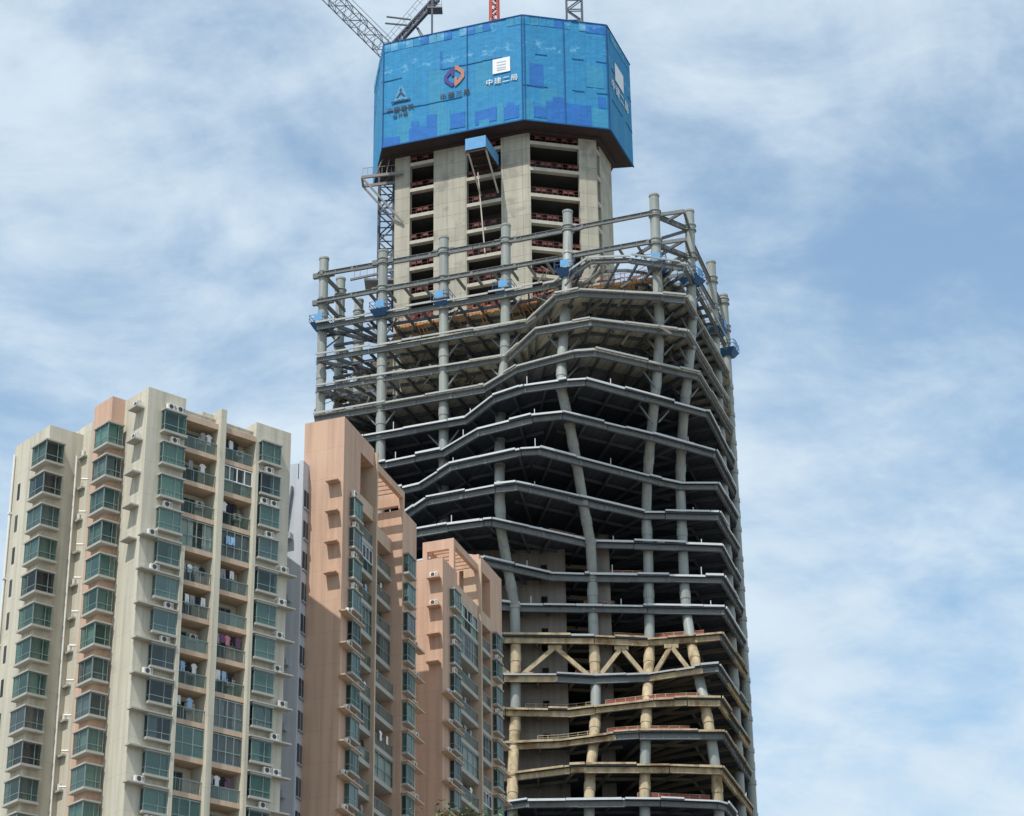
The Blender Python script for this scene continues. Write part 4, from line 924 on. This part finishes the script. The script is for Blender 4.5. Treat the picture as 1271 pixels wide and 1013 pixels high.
plate(NB1, uS, [(3.2, -1.5), (7.2, -1.5), (7.2, 1.6), (3.2, 1.6)], 198.4, .16, .08, WHITES, 'sign_board')
place_text('中建二局', NB1, uS, 5.2, 194.6, 1.9, WHITES, False, 'lettering')

# ---------------------------------------------------------------- cranes
def lattice(mb, p, q, w, nb, r, taper=1.0, three=False):
    p, q = Vector(p), Vector(q); d = (q-p).normalized(); a = Vector((0,1,0)) if abs(d.y) < .9 else Vector((1,0,0))
    x = d.cross(a).normalized(); y = x.cross(d).normalized()
    cs_ = [(-1,-1),(1,-1),(1,1),(-1,1)]
    def ring(t): k = w/2*(1+(taper-1)*t); c = p.lerp(q, t); return [c+x*(i*k)+y*(j*k) for i, j in cs_]
    r0 = ring(0)
    for n in range(nb):
        r1 = ring((n+1)/nb)
        for i in range(4):
            j = (i+1) % 4; mb.bar(r0[i], r1[i], r*2, r*2); 
            if n % 2: mb.bar(r0[i], r1[j], r*1.1, r*1.1)
            else: mb.bar(r0[j], r1[i], r*1.1, r*1.1)
            mb.bar(r1[i], r1[j], r, r)
        r0 = r1
cr1 = thing('tower_crane', 'dark luffing tower crane rising beside the core\'s left edge, its jib pointing up left', 'tower crane', (-18.3, 302, 160))
MC = lambda x, y, z: (x+18.3, y-302, z-160)
c = MB(MC); lattice(c, (-18.15, 303.6, 160), (-18.15, 303.6, 206), 2.15, 20, .15); obj('mast', c, CRANE, cr1)
c = MB(MC); lattice(c, (-18.5, 300, 205.6), (-48, 300, 240.5), 2.0, 26, .065); obj('jib', c, CRANE, cr1)
c = MB(MC); lattice(c, (-17.3, 300.5, 206.4), (-10.6, 300.5, 215.2), .75, 8, .12)
for s in (.0, .35): c.bar((-13.9+s, 300.5, 210.2-s), (-11.9+s*1.6, 300.5, 205.5), .16, .16)
c.bar((-18.3, 300.2, 211.7), (-14.6, 300.2, 211.1), .2, .2); c.bar((-18.5, 300.2, 210.5), (-15.2, 300.2, 210.1), .2, .2)
obj('a_frame', c, CRANE, cr1)
c = MB(MC); 
for i in range(9):
    a = Vector((-17.6, 300.2, 207)).lerp(Vector((-11.2, 300.2, 216)), i/8); c.bar(a, a+Vector((-.8, 0, .9)), .05, .05)
c.bar((-18.4, 300.2, 207.9), (-12, 300.2, 216.9), .06, .06); c.bar((-18.0, 300.2, 207.45), (-11.6, 300.2, 216.45), .05, .05)
for z in (213.2, 214.6): c.bar((-12.0, 299.5, z), (-9.9, 299.5, z+.1), .07, .07)
for x in (-12, -11.2, -10.5, -9.9): c.bar((x, 299.5, 212.9), (x, 299.5, 215.4), .06, .06)
c.box(-12.1, -9.8, 299.4, 301.2, 212.7, 212.9); obj('walkway', c, CRANEG, cr1)
c = MB(MC); c.bar((-11.35, 299.6, 205), (-11.35, 299.6, 219), .3, .3); obj('pole', c, CRANE, cr1)
c = MB(MC); c.tube((-17.5, 300, 207.5), (-46, 300, 241.5), .05, 6); obj('hoist_rope', c, CRANEG, cr1)
c = MB(MC)
for y in (299, 301.5): c.bar((-21.6, y, 182.6), (-15.6, y, 183.3), .3, .42); c.bar((-21.3, y, 182.3), (-15.5, y, 175.0), .26, .26)
c.bar((-21.5, 299, 182.6), (-21.5, 301.5, 182.6), .3, .4)
for i in range(8): c.bar((-21.4+i*.7, 299.1, 183.2), (-21.4+i*.7, 299.1, 184.3), .06, .06)
c.bar((-21.4, 299.1, 184.2), (-16.5, 299.1, 184.7), .06, .06); c.bar((-19.6, 299.2, 183.0), (-18.6, 300.2, 186.4), .14, .14); c.bar((-18.0, 299.2, 183.0), (-17.6, 300.2, 186.4), .14, .14)
obj('support_bracket', c, mat('weathered_steel', (0.24, 0.23, 0.22), .7, .3, .8), cr1)
c = MB(MC); c.box(-21.0, -16.2, 300, 303.8, 166.0, 166.3)
for x in (-22.4, -21.6, -20.6, -19.6): c.bar((x, 300, 166.2), (x, 300, 168.0), .06, .06)
c.bar((-23, 300, 166.1), (-16.5, 300, 167.6), .3, .3); c.bar((-22.4, 300, 167.9), (-19.5, 300, 168.3), .06, .06); obj('lower_platform', c, CRANEG, cr1)
cr2 = thing('tower_crane', 'red crane mast poking above the middle of the blue enclosure', 'tower crane', (-1.9, 301, 200))
c = MB(lambda x, y, z: (x+1.9, y-301, z-200)); lattice(c, (-1.9, 301, 200), (-1.9, 301, 222), 1.5, 12, .16, .8); c.bar((-2.5, 300.2, 204), (-2.3, 300.2, 222), .3, .3); c.bar((-1.3, 300.2, 204), (-1.5, 300.2, 222), .3, .3); c.bar((-1.9, 300.4, 204), (-1.9, 300.4, 222), .9, .08); obj('mast', c, CRANER, cr2)
cr3 = thing('tower_crane', 'grey lattice crane mast above the right part of the blue enclosure', 'tower crane', (10.3, 301, 200))
c = MB(lambda x, y, z: (x-10.3, y-301, z-200)); lattice(c, (10.3, 301, 200), (10.3, 301, 226), 2.35, 13, .13); obj('mast', c, CRANE, cr3)

# ---------------------------------------------------------------- hanging platforms
lp = thing('loading_platform', 'blue fenced loading platform jutting from the core below the big enclosure', 'platform', (-4.0, 294.5, 181.5))
nL = Vector((-uL.y, uL.x, 0)); nL = -nL if nL.y > 0 else nL
def LPt(s, o_, z): q = K0+uL*s+nL*o_; return (q.x+4.0, q.y-294.5, z-181.5)
c = MB(LPt); c.box(4.5, 7.4, -.5, 5.6, 181.6, 181.8); obj('deck', c, TIMB, lp)
c = MB(LPt)
for i in range(9): c.box(4.5+i*.345, 4.64+i*.345, -.5, 5.6, 181.3, 181.6)
for o_ in (1.5, 3.6, 5.4): c.box(4.3, 7.6, o_, o_+.15, 181.1, 181.3)
obj('joist', c, TIMB, lp)
c = MB(LPt); c.box(4.4, 7.5, 5.6, 5.66, 181.5, 183.4); obj('front_sheet', c, BLUEL, lp)
c = MB(LPt); c.box(4.4, 4.46, .1, 5.59, 181.5, 183.3); c.box(7.44, 7.5, .1, 5.59, 181.5, 183.3); obj('side_sheet', c, BLUEL, lp)
c = MB(LPt)
for s in (4.55, 7.2): c.bar((s, 5.2, 181.3), (s, .05, 177.0), .2, .2)
c.bar((7.6, .12, 181), (6.6, .12, 167.5), .16, .16); obj('brace', c, CONCS, lp)
def basket(x, y, z, ux, label):
    n = Vector((ux.y, -ux.x, 0)); t = thing('work_platform', label, 'platform', (x, y, z), 'blue work platforms on the steel columns')
    Mx = lambda a, b, h: (ux.x*a+n.x*b, ux.y*a+n.y*b, h)
    c = MB(Mx); 
    pts = [(-1.35, .2), (-1.35, 1.55), (1.35, 1.55), (1.35, .2), (1.35, -1.3), (-1.35, -1.3)]
    c.add([(a*.62, b*.62, -.9) for a, b in pts]+[(a, b, 0) for a, b in pts], [tuple(range(6))[::-1], tuple(range(6, 12))]+[(i, (i+1) % 6, 6+(i+1) % 6, 6+i) for i in range(6)])
    obj('tray', c, BLUEP, t)
    c = MB(Mx)
    for q in (.55, 1.1):
        for a, b in (((-1.35,1.55),(1.35,1.55)), ((1.35,1.55),(1.35,-1.3)), ((-1.35,1.55),(-1.35,-1.3))): c.bar((*a, q), (*b, q), .06, .06)
    for a in (-1.35, -.5, .5, 1.35):
        c.bar((a, 1.55, 0), (a, 1.55, 1.1), .06, .06)
    for b in (.2, -1.3):
        for a in (-1.35, 1.35): c.bar((a, b, 0), (a, b, 1.1), .06, .06)
    obj('railing', c, BLUEP, t)
    c = MB(Mx); q = random.Random(int(x*10)).uniform(-.4, .2)
    c.box(q-.55, q+.65, 1.6, 1.65, .1, 1.15); obj('sheet', c, BLUEL, t)
for i, (x, y, a, lab) in enumerate(((-26.4, 295.2, 109, 'blue work platform basket on the leftmost steel column'), (-17.8, 291.6, 109, 'blue work platform basket on the second steel column from the left'),
    (-9.2, 288.9, 109, 'blue work platform basket on the third steel column from the left'), (-.65, 286.2, 109, 'blue work platform basket on the fourth steel column from the left'),
    (7.7, 280.7, 109, 'blue work platform basket behind the overhanging slanted edge, at the middle of the frame'), (19.67, 279.3, 100, 'blue work platform basket on the tallest looking column at the front corner'),
    (24.5, 283.3, 35, 'blue work platform basket on the column just right of the front corner'), (28.75, 298.2, 20, 'blue work platform basket on the receding right side, nearer of the last two'), (30.9, 304.8, 20, 'blue work platform basket at the far right end of the steel frame'))):
    basket(x, y, 156.2, az(a), lab)

# ---------------------------------------------------------------- trees at the foot of the frame
def tree(x, y, top, rad, label, seed):
    rr = random.Random(seed); t = thing('tree', label, 'tree', (x, y, 0), 'green treetops at the lower edge')
    tr_ = MB(); tr_.tube((0,0,0), (.1,.1,top*.5), .28, 10, 0, .2)
    cl = []
    for i in range(26):
        a = rr.uniform(0, 6.28); h = rr.uniform(.45, .97); r_ = rad*math.sqrt(max(0.02, 1-((h-.62)/.4)**2))*rr.uniform(.35, 1)
        cl.append(Vector((math.cos(a)*r_, math.sin(a)*r_, top*h-.35)))
    cl.append(Vector((0, 0, top-.55))); cl.append(Vector((.5, .2, top-.8)))
    for c in cl: tr_.tube((.1,.1,top*.45), tuple(c), .07, 5, 0, .02)
    obj('trunk', tr_, BARK, t)
    lf = MB()
    for c in cl:
        for _ in range(240):
            v = Vector((rr.gauss(0, 1), rr.gauss(0, 1), rr.gauss(0, .8))); p = c+v*.36
            d = Vector((rr.uniform(-1,1), rr.uniform(-1,1), rr.uniform(-.6,.5))).normalized(); s = d.cross(Vector((rr.uniform(-1,1), rr.uniform(-1,1), 1))).normalized(); l = rr.uniform(.09, .16)
            lf.add([tuple(p), tuple(p+d*l*.5+s*l*.22), tuple(p+d*l), tuple(p+d*l*.5-s*l*.22)], [(0,1,2,3)], 0 if rr.random() < .6 else 1)
    obj('crown', lf, [LEAF, LEAF2], t)
tree(-1.33, 52, 16.72, 1.5, 'leafy green treetop at the lower edge, in front of the farther orange building', 3)
tree(-2.1, 52, 16.25, 1.3, 'smaller yellowish treetop at the lower edge, left of the other one', 8)
